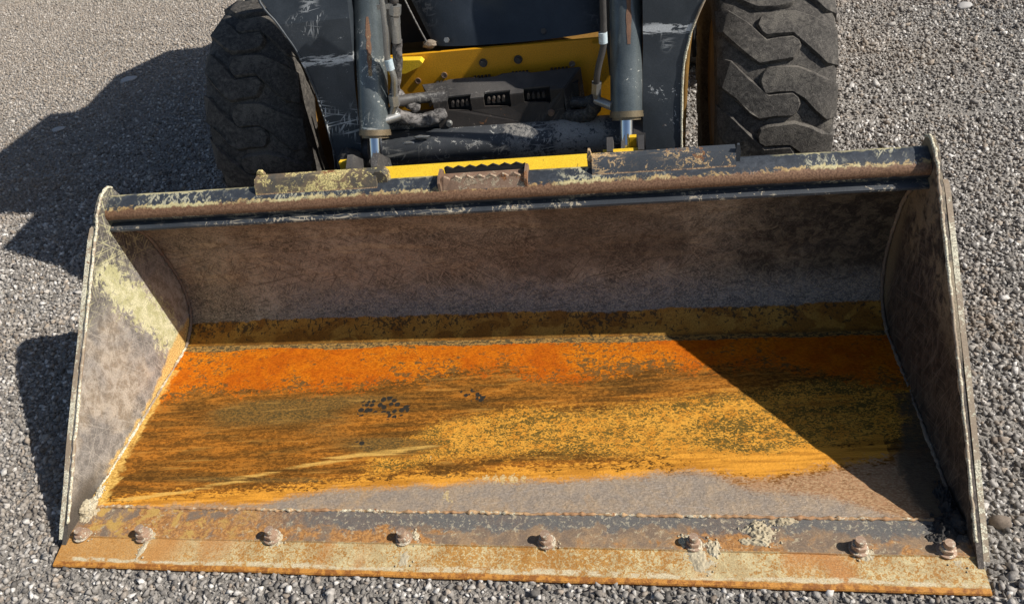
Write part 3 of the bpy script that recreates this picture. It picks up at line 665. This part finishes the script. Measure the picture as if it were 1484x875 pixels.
# lift arms
def arm(side, outer, inner):
    """front box of the lift arm, outline of its front face from the foot to the knee"""
    yl = lambda z: .945+.13*(z-.47) if z < .93 else (1.005+(z-.93)*.62 if z < 1.1 else 1.11+(z-1.1)*.35)
    bm = BM(); n = len(outer); fr = []; bk = []
    for (xo, zo), (xi, zi) in zip(outer, inner):
        fr.append((bm.verts.new((xo, yl(zo), zo)), bm.verts.new((xi, yl(zi), zi))))
        d = .10+.12*max(0, zo-.5)
        bk.append((bm.verts.new((xo, yl(zo)+d, zo)), bm.verts.new((xi, yl(zi)+d, zi))))
    for i in range(n-1):
        bm.faces.new((fr[i][0], fr[i][1], fr[i+1][1], fr[i+1][0])); bm.faces.new((bk[i][1], bk[i][0], bk[i+1][0], bk[i+1][1]))
        bm.faces.new((fr[i][0], fr[i+1][0], bk[i+1][0], bk[i][0])); bm.faces.new((fr[i+1][1], fr[i][1], bk[i][1], bk[i+1][1]))
    bm.faces.new((fr[0][1], fr[0][0], bk[0][0], bk[0][1])); bm.faces.new((fr[-1][0], fr[-1][1], bk[-1][1], bk[-1][0]))
    a = link('lift_arm', bm, 'arm', LD, bev=.002)
    # chipped outer edge bead
    bm = BM(); tube(bm, [(x, yl(z)-.001, z) for x, z in outer[1:-2]], .0032, 6, 5, .6, side); link('edge_bead', bm, 'edgepaint' if side > 0 else 'arm', a, smooth=180)
    # boom beam running back
    s = side
    bm = BM(); poly(bm, [(s*.46, 1.15, 1.16), (s*.46, 1.24, 1.42), (s*.46, 3.05, 1.60), (s*.46, 3.10, 1.40), (s*.46, 1.5, 1.18)], (s*.12, 0, 0)); link('boom_beam', bm, 'arm', a, bev=.004)
    return a
armL = arm(-1, [(-.47, .20), (-.468, .35), (-.462, .466), (-.452, .54), (-.453, .615), (-.461, .715), (-.482, .81), (-.515, .884), (-.556, .956), (-.57, 1.10), (-.58, 1.25), (-.585, 1.42)],
       [(-.385, .20), (-.385, .35), (-.385, .466), (-.372, .54), (-.362, .615), (-.350, .715), (-.335, .81), (-.325, .884), (-.322, .956), (-.36, 1.10), (-.42, 1.25), (-.46, 1.42)])
armR = arm(1, [(.488, .20), (.488, .35), (.486, .473), (.486, .58), (.490, .689), (.503, .756), (.524, .815), (.556, .880), (.59, .95), (.60, 1.10), (.60, 1.25), (.60, 1.42)],
       [(.385, .20), (.385, .35), (.386, .473), (.390, .58), (.392, .689), (.395, .756), (.396, .815), (.397, .880), (.398, .95), (.40, 1.10), (.43, 1.25), (.46, 1.42)])
# tilt cylinders
def tilt(xb, xt, yt, zt, tags):
    A = Vector((xb, .875, .47)); B = Vector((xt, yt, zt)); d = (B-A).normalized()
    L = lambda z: A+(B-A)*((z-A.z)/(B.z-A.z))
    z0 = .603
    bm = BM(); cyl(bm, L(z0), L(1.25), .0395, 40); c = link('tilt_cylinder', bm, 'cyl', LD, bev=.003, smooth=40)
    bm = BM(); p = L(z0)
    for k, (o1, o2, r) in enumerate(((-.016, -.009, .036), (-.009, -.002, .0425), (-.002, .006, .0415))): cyl(bm, p+d*o1, p+d*o2, r, 36)
    link('gland_ring', bm, 'brass', c, bev=.0015, smooth=40)
    bm = BM(); cyl(bm, L(.905), L(.955), .0435, 36); link('collar', bm, 'cyl', c, bev=.002, smooth=40)
    bm = BM(); cyl(bm, A, L(.60), .0172, 32); link('rod', bm, 'chrome', c, smooth=40)
    bm = BM(); cyl(bm, A+Vector((-.03, 0, 0)), A+Vector((.03, 0, 0)), .034, 24); link('rod_eye', bm, 'black', c, bev=.003, smooth=40)
    # rust streak worn through the paint, a thin raised flake
    bm = BM(); q = tags; f = (Vector((.3745, -.86, 0))-Vector((xb, .95, 0))).normalized(); f = (f-d*f.dot(d)).normalized(); sd = d.cross(f)
    pts = [];
    for k in range(14):
        t = k/13; w_ = .0062*math.sin(math.pi*min(.97, t*.9+.09))**.3*(1+.7*noise.noise(Vector((k*1.3, xb*9, 0))))
        pts.append((t, w_))
    rows = []
    for t, w_ in pts:
        z = q[0]+(q[1]-q[0])*t; base = L(z)
        row = []
        for a in (-1, -.33, .33, 1):
            an = (q[2]+a*w_)/.0395; v = f*math.cos(an)+sd*math.sin(an); row.append(bm.verts.new(base+v*.0404))
        rows.append(row)
    for r0, r1 in zip(rows, rows[1:]):
        for i in range(3): bm.faces.new((r0[i], r0[i+1], r1[i+1], r1[i]))
    link('rust_patch', bm, mat_paint('rust_streak', (.13, .07, .045), (.22, .12, .07), (.4, .30, .18), .7, .5, .85), c, smooth=180)
    return c
c1 = tilt(-.322, -.285, 1.12, 1.0, (.73, .86, -.008)); c2 = tilt(.345, .362, 1.12, 1.0, (.75, .87, .006))
# torque tube between the arms, pivot bosses
bm = BM(); cyl(bm, (-.40, 1.02, .508), (.40, 1.02, .508), .050, 40); tt = link('cross_tube', bm, 'tube', LD, smooth=40)
bm = BM(); cyl(bm, (-.33, 1.045, .565), (.10, 1.045, .57), .016, 20); link('pipe', bm, 'tube', tt, smooth=40)
for x in (-.375, .375):
    bm = BM(); cyl(bm, (x-.02, 1.01, .508), (x+.02, 1.01, .508), .064, 32); link('collar', bm, 'black', tt, bev=.003, smooth=40)
for (x, z, r) in ((-.245, .547, .35), (-.205, .562, .2)):
    bm = BM(); blob(bm, (x, .985, z-.008), .022, .005, .006, .5, 3, x*9, 2, 0); link('bare_scuff', bm, 'steel', tt, smooth=60)
# quick attach plate: bright flange and dark plate below
bm = BM(); poly(bm, [(-.30, .762, .533), (-.30, .822, .5585), (-.30, .828, .556), (-.30, .828, .546), (-.30, .765, .520)], (.59, 0, 0)); fl = link('coupler_flange', bm, 'yellow2', LD, bev=.002)
bm = BM(); poly(bm, [(.29, .79, .541), (.29, .83, .5625), (.29, .836, .555), (.29, .80, .53)], (.085, 0, 0)); link('flange_tip', bm, 'yellow2', fl, bev=.0015)
bm = BM(); box(bm, .355, .372, .86, .875, .52, .575); link('latch_tab', bm, 'yellow2', fl, bev=.0015)
bm = BM(); box(bm, -.40, -.375, .85, .865, .50, .565); link('latch_tab', bm, 'yellow2', fl, bev=.0015)
bm = BM(); poly(bm, [(-.5, .80, .50), (-.5, .835, .53), (-.5, .87, .10), (-.5, .85, .08)], (1.0, 0, 0)); link('coupler_plate', bm, 'black', LD, bev=.002)
bm = BM(); blob(bm, (-.40, .93, .515), .038, .03, .045, .35, 4, 3, 3); link('dirt_crust', bm, 'mudk', LD, smooth=60)
for (x0, x1) in ((-.30, -.285), (.375, .39), (-.37, -.355), (.30, .315)):
    bm = BM(); poly(bm, [(x0, .84, .40), (x0, .80, .50), (x0, .815, .565), (x0, .85, .585), (x0, .92, .53), (x0, .93, .42)], (x1-x0, 0, 0)); link('hinge_plate', bm, 'black', LD, bev=.003)
# yellow chassis front
CH = None
bm = BM(); poly(bm, [(-.40, 1.15, .42), (.42, 1.15, .42), (.42, 1.15, .7205), (-.40, 1.15, .7225)], (0, .012, 0)); CH = link('chassis_front_plate', bm, 'yellow', LD, bev=.002)
bm = BM(); poly(bm, [(-.30, 1.148, .722), (-.205, 1.148, .716), (-.198, 1.148, .707), (-.205, 1.148, .699), (-.252, 1.148, .682), (-.30, 1.148, .682)], (0, -.028, 0)); link('bracket', bm, 'yellow2', CH, bev=.003)
bm = BM(); poly(bm, [(.265, 1.148, .716), (.285, 1.148, .716), (.285, 1.148, .690), (.270, 1.148, .700)], (0, -.02, 0)); link('bracket', bm, 'yellow', CH, bev=.002)
for x, z in ((-.036, .683), (.061, .684)):
    bm = BM(); cyl(bm, (x, 1.149, z), (x, 1.144, z), .0115, 20); cyl(bm, (x, 1.144, z), (x, 1.136, z), .0085, 6); link('hex_bolt', bm, 'black', CH, bev=.001, smooth=40)
for x, z in ((-.152, .657), (-.230, .647), (.206, .658), (-.27, .60)):
    bm = BM(); sweep(bm, [ring((x, 1.1492, z), (0, -1, 0), .0085, 20), ring((x, 1.147, z), (0, -1, 0), .0085, 20), ring((x, 1.147, z), (0, -1, 0), .0062, 20), ring((x, 1.1488, z), (0, -1, 0), .0060, 20)], False)
    vs = [bm.verts.new(p) for p in ring((x, 1.1487, z), (0, -1, 0), .0061, 20)]; bm.faces.new(vs)
    link('hole', bm, 'stepm', CH, smooth=40)
bm = BM(); box(bm, -.40, .42, 1.162, 2.9, .26, .68); link('chassis', bm, 'yellow_shade', LD, bev=.01)
for s in (-1, 1):
    bm = BM(); box(bm, *(sorted((s*.425, s*.50))), 1.25, 1.70, .30, .60); link('axle_housing', bm, 'yellow_shade', LD, bev=.01)
    bm = BM(); tube(bm, [(s*.50, 1.16, .25), (s*.50, 1.13, .50), (s*.515, 1.15, .72), (s*.56, 1.2, .88)], .010, 8, 6); link('fender_lip', bm, 'yellow_shade', LD, smooth=180)
    for q in range(3):
        bm = BM(); tube(bm, [(s*.54, 1.28, .60+q*.03), (s*.53, 1.22, .70+q*.03), (s*.55, 1.25, .80+q*.03)], .006, 8, 8); link('hose', bm, 'dark', LD, smooth=180)
# hose guard
HG = None
bm = BM()
def yb(x): return 1.03
slots = ((-.127, -.063), (-.027, .045), (.081, .152))
top = [(-.168, .6285)]
for a, b_ in slots:
    za = .6285+(a+.168)/.355*.0105; zb = .6285+(b_+.168)/.355*.0105
    top += [(a, za), (a, za-.006), (a, za-.024), (b_-.012, zb-.030), (b_-.004, zb-.034), (b_, zb-.030), (b_, zb)]
top += [(.187, .639)]
pts = [(x, 1.03-.02*(.63-z), z) for x, z in top]+[(.185, 1.020, .545), (.178, 1.020, .510), (.122, 1.020, .512), (.118, 1.020, .548), (-.07, 1.020, .541), (-.078, 1.018, .512), (-.135, 1.018, .510), (-.158, 1.020, .538)]
poly(bm, pts, (0, .005, 0)); HG = link('hose_guard', bm, 'guard', LD, bev=.0008)
bm = BM(); rear = [(-.206, 1.10, .655), (-.15, 1.10, .657), (-.13, 1.108, .660), (-.07, 1.108, .661), (-.05, 1.10, .660), (.0, 1.10, .661), (.02, 1.108, .664), (.08, 1.108, .665), (.10, 1.10, .663), (.229, 1.10, .668)]
fr_ = [(.187, 1.031, .6415), (.152, 1.031, .6405), (.152, 1.048, .645), (.081, 1.048, .643), (.081, 1.031, .6385), (.045, 1.031, .6375), (.045, 1.048, .642), (-.027, 1.048, .640), (-.027, 1.031, .6355), (-.063, 1.031, .6345), (-.063, 1.048, .639), (-.127, 1.048, .637), (-.127, 1.031, .6325), (-.168, 1.031, .631)]
poly(bm, rear+fr_, (0, 0, -.004)); link('top_plate', bm, 'black', HG)
for a, b_ in slots:
    for k in range(4):
        x = a+.012+k*.0135; z = .6285+(x+.168)/.355*.0105-.004
        bm = BM(); poly(bm, [(x-.0035, 1.034, z-.015), (x+.0035, 1.034, z-.015), (x+.0035, 1.034, z-.003), (x+.0015, 1.034, z), (x-.0015, 1.034, z), (x-.0035, 1.034, z-.003)], (0, .012, 0)); link('comb_tooth', bm, 'guard', HG)
for pts_ in ([(.229, 1.10, .666), (.187, 1.031, .638), (.190, 1.03, .56), (.236, 1.10, .545)], [(-.206, 1.10, .653), (-.168, 1.031, .628), (-.190, 1.07, .60)]):
    bm = BM(); poly(bm, pts_, (.003, 0, 0)); link('end_flap', bm, 'black', HG)
bm = BM(); box(bm, -.155, .225, 1.06, 1.14, .50, .64); link('guard_shade_block', bm, 'dark', HG)  # near-black block added for the shade seen through the guard slots
for x, z, m_ in ((-.131, .571, 'steel'), (.150, .580, 'stepm')):
    bm = BM(); cyl(bm, (x, 1.024, z), (x, 1.015, z), .0095, 20, .007); link('button_bolt', bm, m_, HG, bev=.001, smooth=40)
for xa, xb, z in ((-.18, -.128, .635), (-.072, -.021, .642), (.036, .085, .645), (.143, .194, .646)):
    bm = BM(); n = 5; pts = [(xa, 1.125, z-.03), (xb, 1.125, z-.03)]
    for k in range(n):
        x1_ = xb-(xb-xa)*k/n; x2_ = xb-(xb-xa)*(k+.6)/n; x3_ = xb-(xb-xa)*(k+1)/n
        pts += [(x1_, 1.125, z+.008), (x2_, 1.125, z+.008), (x2_, 1.125, z+.001), (x3_, 1.125, z+.001)]
    poly(bm, pts, (0, .02, 0)); link('toothed_block', bm, 'dark', HG)
# hoses and tubes
def hose(pts, r, mat, name='hose', jit=0, k=8, n=14):
    bm = BM(); tube(bm, pts, r, n, k, jit, pts[0][0]*7); return link(name, bm, mat, LD, smooth=180)
hose([(-.262, 1.0, .655), (-.235, 1.03, .645), (-.20, 1.05, .638), (-.14, 1.07, .632)], .015, 'black')
hose([(-.275, .985, .635), (-.255, 1.0, .612), (-.225, 1.01, .595), (-.19, 1.015, .590), (-.14, 1.04, .598)], .018, 'cloth', 'hose_sleeve', .2, 14, 20)
hose([(-.27, 1.03, .672), (-.25, 1.03, .650), (-.225, 1.035, .625), (-.215, 1.04, .615)], .016, 'cloth', 'hose_sleeve', .25, 12, 18)
hose([(-.34, 1.08, .585), (-.25, 1.09, .572), (-.14, 1.09, .575)], .013, 'black')
hose([(.272, .99, .612), (.258, 1.0, .585), (.235, 1.015, .568), (.20, 1.03, .562), (.17, 1.05, .565)], .018, 'rubber', 'hose_sleeve', .2, 14, 20)
hose([(.265, 1.04, .60), (.24, 1.05, .59), (.19, 1.06, .59)], .015, 'black')
hose([(-.214, .96, 1.05), (-.216, .955, .94), (-.224, .95, .86), (-.236, .95, .79), (-.231, .95, .745), (-.238, .955, .71), (-.248, .96, .675)], .0078, 'steel', 'hydraulic_tube')
bm = BM(); cyl(bm, (-.247, .962, .690), (-.250, .962, .662), .0145, 6); cyl(bm, (-.250, .962, .662), (-.262, .962, .640), .011, 12); cyl(bm, (-.285, .94, .630), (-.245, .965, .630), .012, 12); link('hose_fitting', bm, 'steel', LD, bev=.001, smooth=40)
bm = BM(); cyl(bm, (-.189, .96, .915), (-.195, .96, .893), .0155, 6); cyl(bm, (-.196, .96, .890), (-.199, .96, .870), .013, 6); cyl(bm, (-.199, .96, .870), (-.206, .96, .826), .0118, 20); link('hose_fitting', bm, 'steel', LD, bev=.001, smooth=40)
bm = BM(); box(bm, -.232, -.192, .95, .958, .91, .922); box(bm, -.226, -.190, .95, .958, .934, .95); link('tube_clamp', bm, 'steel', LD, bev=.001)
hose([(-.186, .96, 1.05), (-.187, .96, .97), (-.190, .96, .92)], .011, 'black')
hose([(-.205, .965, .83), (-.222, .97, .76), (-.245, .98, .70), (-.262, .985, .66)], .0125, 'cloth', 'hose_sleeve', .2, 10)
hose([(-.235, 1.06, 1.05), (-.255, 1.08, .95), (-.262, 1.1, .85), (-.285, 1.1, .75)], .010, 'dark')
hose([(-.31, 1.28, 1.05), (-.278, 1.26, .96), (-.246, 1.23, .86), (-.215, 1.20, .79), (-.185, 1.17, .735)], .0026, 'black', 'cable')
hose([(.309, .95, 1.05), (.306, .95, .90), (.303, .95, .80), (.300, .95, .77), (.288, .95, .73), (.281, .95, .70), (.277, .955, .67)], .0078, 'black', 'hydraulic_tube')
bm = BM(); cyl(bm, (.279, .957, .682), (.276, .96, .654), .0135, 6); cyl(bm, (.276, .96, .654), (.278, .965, .632), .010, 12); cyl(bm, (.275, .965, .632), (.315, .93, .628), .011, 12); link('hose_fitting', bm, 'steel', LD, bev=.001, smooth=40)
for x, z in ((-.2345, .775), (.3012, .795)):
    bm = BM(); cyl(bm, (x, .95, z-.013), (x, .95, z+.013), .0105, 16); link('paint_band', bm, mat_paint('pale_blue_tape', (.42, .55, .62), (.6, .68, .72), (.1, .1, .1), .5, 0, .5), LD, smooth=40)
hose([(.325, 1.06, 1.05), (.325, 1.06, .9), (.315, 1.06, .78), (.32, 1.05, .66)], .012, 'dark')
# cab
CB = None
P0 = [(-.175, 1.19, .728), (-.205, 1.22, .79), (-.235, 1.25, .86), (-.27, 1.29, .96), (-.31, 1.36, 1.15)]; P1 = [(.30, 1.19, .728), (.305, 1.22, .79), (.31, 1.25, .86), (.315, 1.29, .96), (.33, 1.36, 1.15)]
bm = BM(); nx = 48; rows = []
for a, b_ in zip(spline(P0, 4), spline(P1, 4)):
    row = []
    for i in range(nx+1):
        t = i/nx; p_ = a.lerp(b_, t); p_.y -= .035*math.sin(math.pi*t)**.6-.012*math.exp(-((t-.38)/.10)**2)*math.exp(-((p_.z-.80)/.05)**2); row.append(bm.verts.new(p_))
    rows.append(row)
for r0, r1 in zip(rows, rows[1:]):
    for i in range(nx): bm.faces.new((r0[i], r0[i+1], r1[i+1], r1[i]))
CAB = link('cab_front_panel', bm, 'cab', LD, smooth=180)
for x, y, z in ((-.130, 1.166, .748), (.137, 1.160, .750)):
    bm = BM(); cyl(bm, (x, y, z), (x, y-.008, z+.003), .0075, 6); link('hex_bolt', bm, 'steel' if x < 0 else 'black', CAB, bev=.001)
bm = BM(); box(bm, -.42, .42, 1.31, 1.33, .70, 1.2); link('cab_shade_backing', bm, 'dark', LD)  # near-black sheet standing in for the shaded void beside the cab panel
bm = BM(); blob(bm, (-.185, 1.18, .735), .02, .012, .012, .6, 3, 4, 3); link('dirt_crust', bm, 'stoneb', LD, smooth=60)
bm = BM(); box(bm, -.44, .44, 1.47, 2.55, 1.0, 1.99); box(bm, -.43, .43, 1.40, 1.47, .70, 1.05); cab = link('cab', bm, 'cab', LD, bev=.02)
bm = BM(); box(bm, -.485, .485, 1.46, 2.48, 1.995, 2.10); link('roof', bm, 'cab', cab, bev=.02)
bm = BM(); poly(bm, [(-.36, 1.465, 1.15), (.36, 1.465, 1.15), (.36, 1.465, 1.90), (-.36, 1.465, 1.90)], (0, -.006, 0)); link('windscreen', bm, 'glass', cab)
for s in (-1, 1):
    bm = BM(); poly(bm, [(s*.441, 1.6, 1.25), (s*.441, 2.4, 1.25), (s*.441, 2.4, 1.85), (s*.441, 1.6, 1.85)], (s*.006, 0, 0)); link('side_window', bm, 'glass', cab)
bm = BM(); poly(bm, [(-.74, 2.60, .35), (-.74, 2.60, 1.40), (-.74, 3.20, 1.48), (-.74, 3.52, 1.36), (-.74, 3.58, .45)], (1.48, 0, 0)); link('engine_cover', bm, 'yellow', LD, bev=.03)
for s in (-1, 1):
    bm = BM(); poly(bm, [(s*.78, 2.40, .8), (s*.78, 2.50, 1.58), (s*.78, 3.02, 1.65), (s*.78, 3.40, 1.50), (s*.78, 3.50, .8)], (s*.08, 0, 0)); link('boom_tower', bm, 'arm', LD, bev=.01)
    bm = BM(); cyl(bm, (s*.45, 3.0, 1.5), (s*.84, 3.0, 1.5), .05, 20); link('boom_pivot', bm, 'black', LD, smooth=40)
# wheels
def make_tyre():
    R = .405; prof = [(-.115, .22), (-.145, .26), (-.155, .32), (-.150, .365), (-.138, .388), (-.10, .399), (-.05, .404), (0, .405), (.05, .404), (.10, .399), (.138, .388), (.150, .365), (.155, .32), (.145, .26), (.115, .22)]
    bm = BM(); n = 96; rows = []
    for i in range(n):
        a = 2*math.pi*i/n; rows.append([bm.verts.new((x, r*math.sin(a), r*math.cos(a))) for x, r in prof])
    for i in range(n):
        a, b_ = rows[i], rows[(i+1) % n]
        for j in range(len(prof)-1): bm.faces.new((a[j], b_[j], b_[j+1], a[j+1]))
    me = bpy.data.meshes.new('tyre'); bmesh.ops.recalc_face_normals(bm, faces=bm.faces); bm.to_mesh(me); bm.free(); me.materials.append(M['rubber']); me.polygons.foreach_set('use_smooth', [True]*len(me.polygons))
    return me
def lug_mesh(kind, seed):
    """one tread bar: outline in (across, along) metres, wrapped round the casing"""
    if kind == 0: out = [(-.152, .118), (-.118, .092), (-.075, .045), (-.027, -.004), (.004, -.001), (.036, -.001), (.050, -.016), (.054, -.032), (.046, -.052), (.033, -.064), (-.010, -.068), (-.049, -.069), (-.075, -.050), (-.110, -.012), (-.140, .022), (-.152, .034)]
    else: out = [(.152, .010), (.120, .030), (.085, .048), (.044, .067), (.010, .067), (-.027, .066), (-.044, .054), (-.052, .034), (-.046, .016), (-.033, .001), (.0, .001), (.033, .001), (.060, -.022), (.090, -.056), (.118, -.085), (.152, -.085)]
    def base(u):
        u = abs(u); return float(np.interp(u, [0, .05, .10, .138, .150, .156], [.405, .404, .399, .388, .365, .345]))
    def P(u, v, h):
        r = base(u)+h; k = 1
        uu = u if abs(u) < .14 else math.copysign(.14+(abs(u)-.14)*1.0+h*.25, u)
        a = v/.42; return (uu, -r*math.cos(a)*1.0, r*math.sin(a))
    # v along circumference, tread facing -Y when a = 0
    bm = BM(); c = np.mean(np.array(out), axis=0)
    def ringpts(inset, h, wob):
        res = []; n = len(out)
        for i, (u, v) in enumerate(out):
            p0 = Vector(out[i-1]+(0,)); p1 = Vector((u, v, 0)); p2 = Vector(out[(i+1) % n]+(0,))
            d = ((p1-p0).normalized()+(p2-p1).normalized()).normalized(); nrm = Vector((-d.y, d.x, 0))
            if kind == 0: nrm = -nrm
            q = p1+nrm*inset
            q2 = q+Vector((noise.noise(Vector((u*30, v*30, seed))), noise.noise(Vector((u*30, v*30, seed+5))), 0))*wob
            res.append(bm.verts.new(P(q2.x, q2.y, h)))
        return res
    sgn = 1
    # orientation of outlines: make inset point inwards
    ar = sum(out[i-1][0]*out[i][1]-out[i][0]*out[i-1][1] for i in range(len(out)))
    s = 1 if (ar > 0) == (kind != 0) else -1
    r0 = ringpts(-.004*s, -.012, 0); r1 = ringpts(.0005*s, .008, .006); r2 = ringpts(.0045*s, .0125, .008)
    n = len(out)
    for a, b_ in ((r0, r1), (r1, r2)):
        for i in range(n): bm.faces.new((a[i], a[(i+1) % n], b_[(i+1) % n], b_[i]))
    bm.faces.new(r2); bmesh.ops.triangulate(bm, faces=[f for f in bm.faces if len(f.verts) > 4])
    bmesh.ops.recalc_face_normals(bm, faces=bm.faces)
    me = bpy.data.meshes.new('tread_lug'); bm.to_mesh(me); bm.free(); me.materials.append(M['rubber']); me.polygons.foreach_set('use_smooth', [True]*len(me.polygons)); me.set_sharp_from_angle(angle=math.radians(38)); return me
tyre_me = make_tyre(); lugs_me = [[lug_mesh(k, s*3.3) for s in range(3)] for k in (0, 1)]
def rim_mesh():
    bm = BM(); sweep(bm, [ring((x, 0, 0), (1, 0, 0), r, 40) for x, r in ((-.12, .215), (-.125, .228), (-.10, .228), (-.08, .19), (-.02, .18), (.02, .10), (.02, .05))], True)
    sweep(bm, [ring((x, 0, 0), (1, 0, 0), r, 40) for x, r in ((.12, .215), (.125, .228), (.10, .228), (.08, .19), (.06, .18), (.05, .10), (.05, .05))], True)
    me = bpy.data.meshes.new('wheel'); bmesh.ops.recalc_face_normals(bm, faces=bm.faces); bm.to_mesh(me); bm.free(); me.materials.append(M['yellow_shade']); return me
rim_me = rim_mesh()
NL = 18
for (x, y, ph, detail) in ((-.742, 1.46, .06, True), (.742, 1.46, .02, True), (-.742, 2.75, .1, False), (.742, 2.75, 0, False)):
    wl = bpy.data.objects.new('wheel', rim_me); COL.objects.link(wl); wl.parent = LD; wl.location = (x, y-1.5, .415); wl.rotation_euler = (-ph, 0, 0)
    ty = bpy.data.objects.new('tyre', tyre_me); COL.objects.link(ty); ty.parent = wl
    for k in range(NL):
        for kind in (0, 1):
            l = bpy.data.objects.new('tread_lug', lugs_me[kind][(k*2+kind) % 3]); COL.objects.link(l); l.parent = wl; l.rotation_euler = (2*math.pi*k/NL, 0, 0)
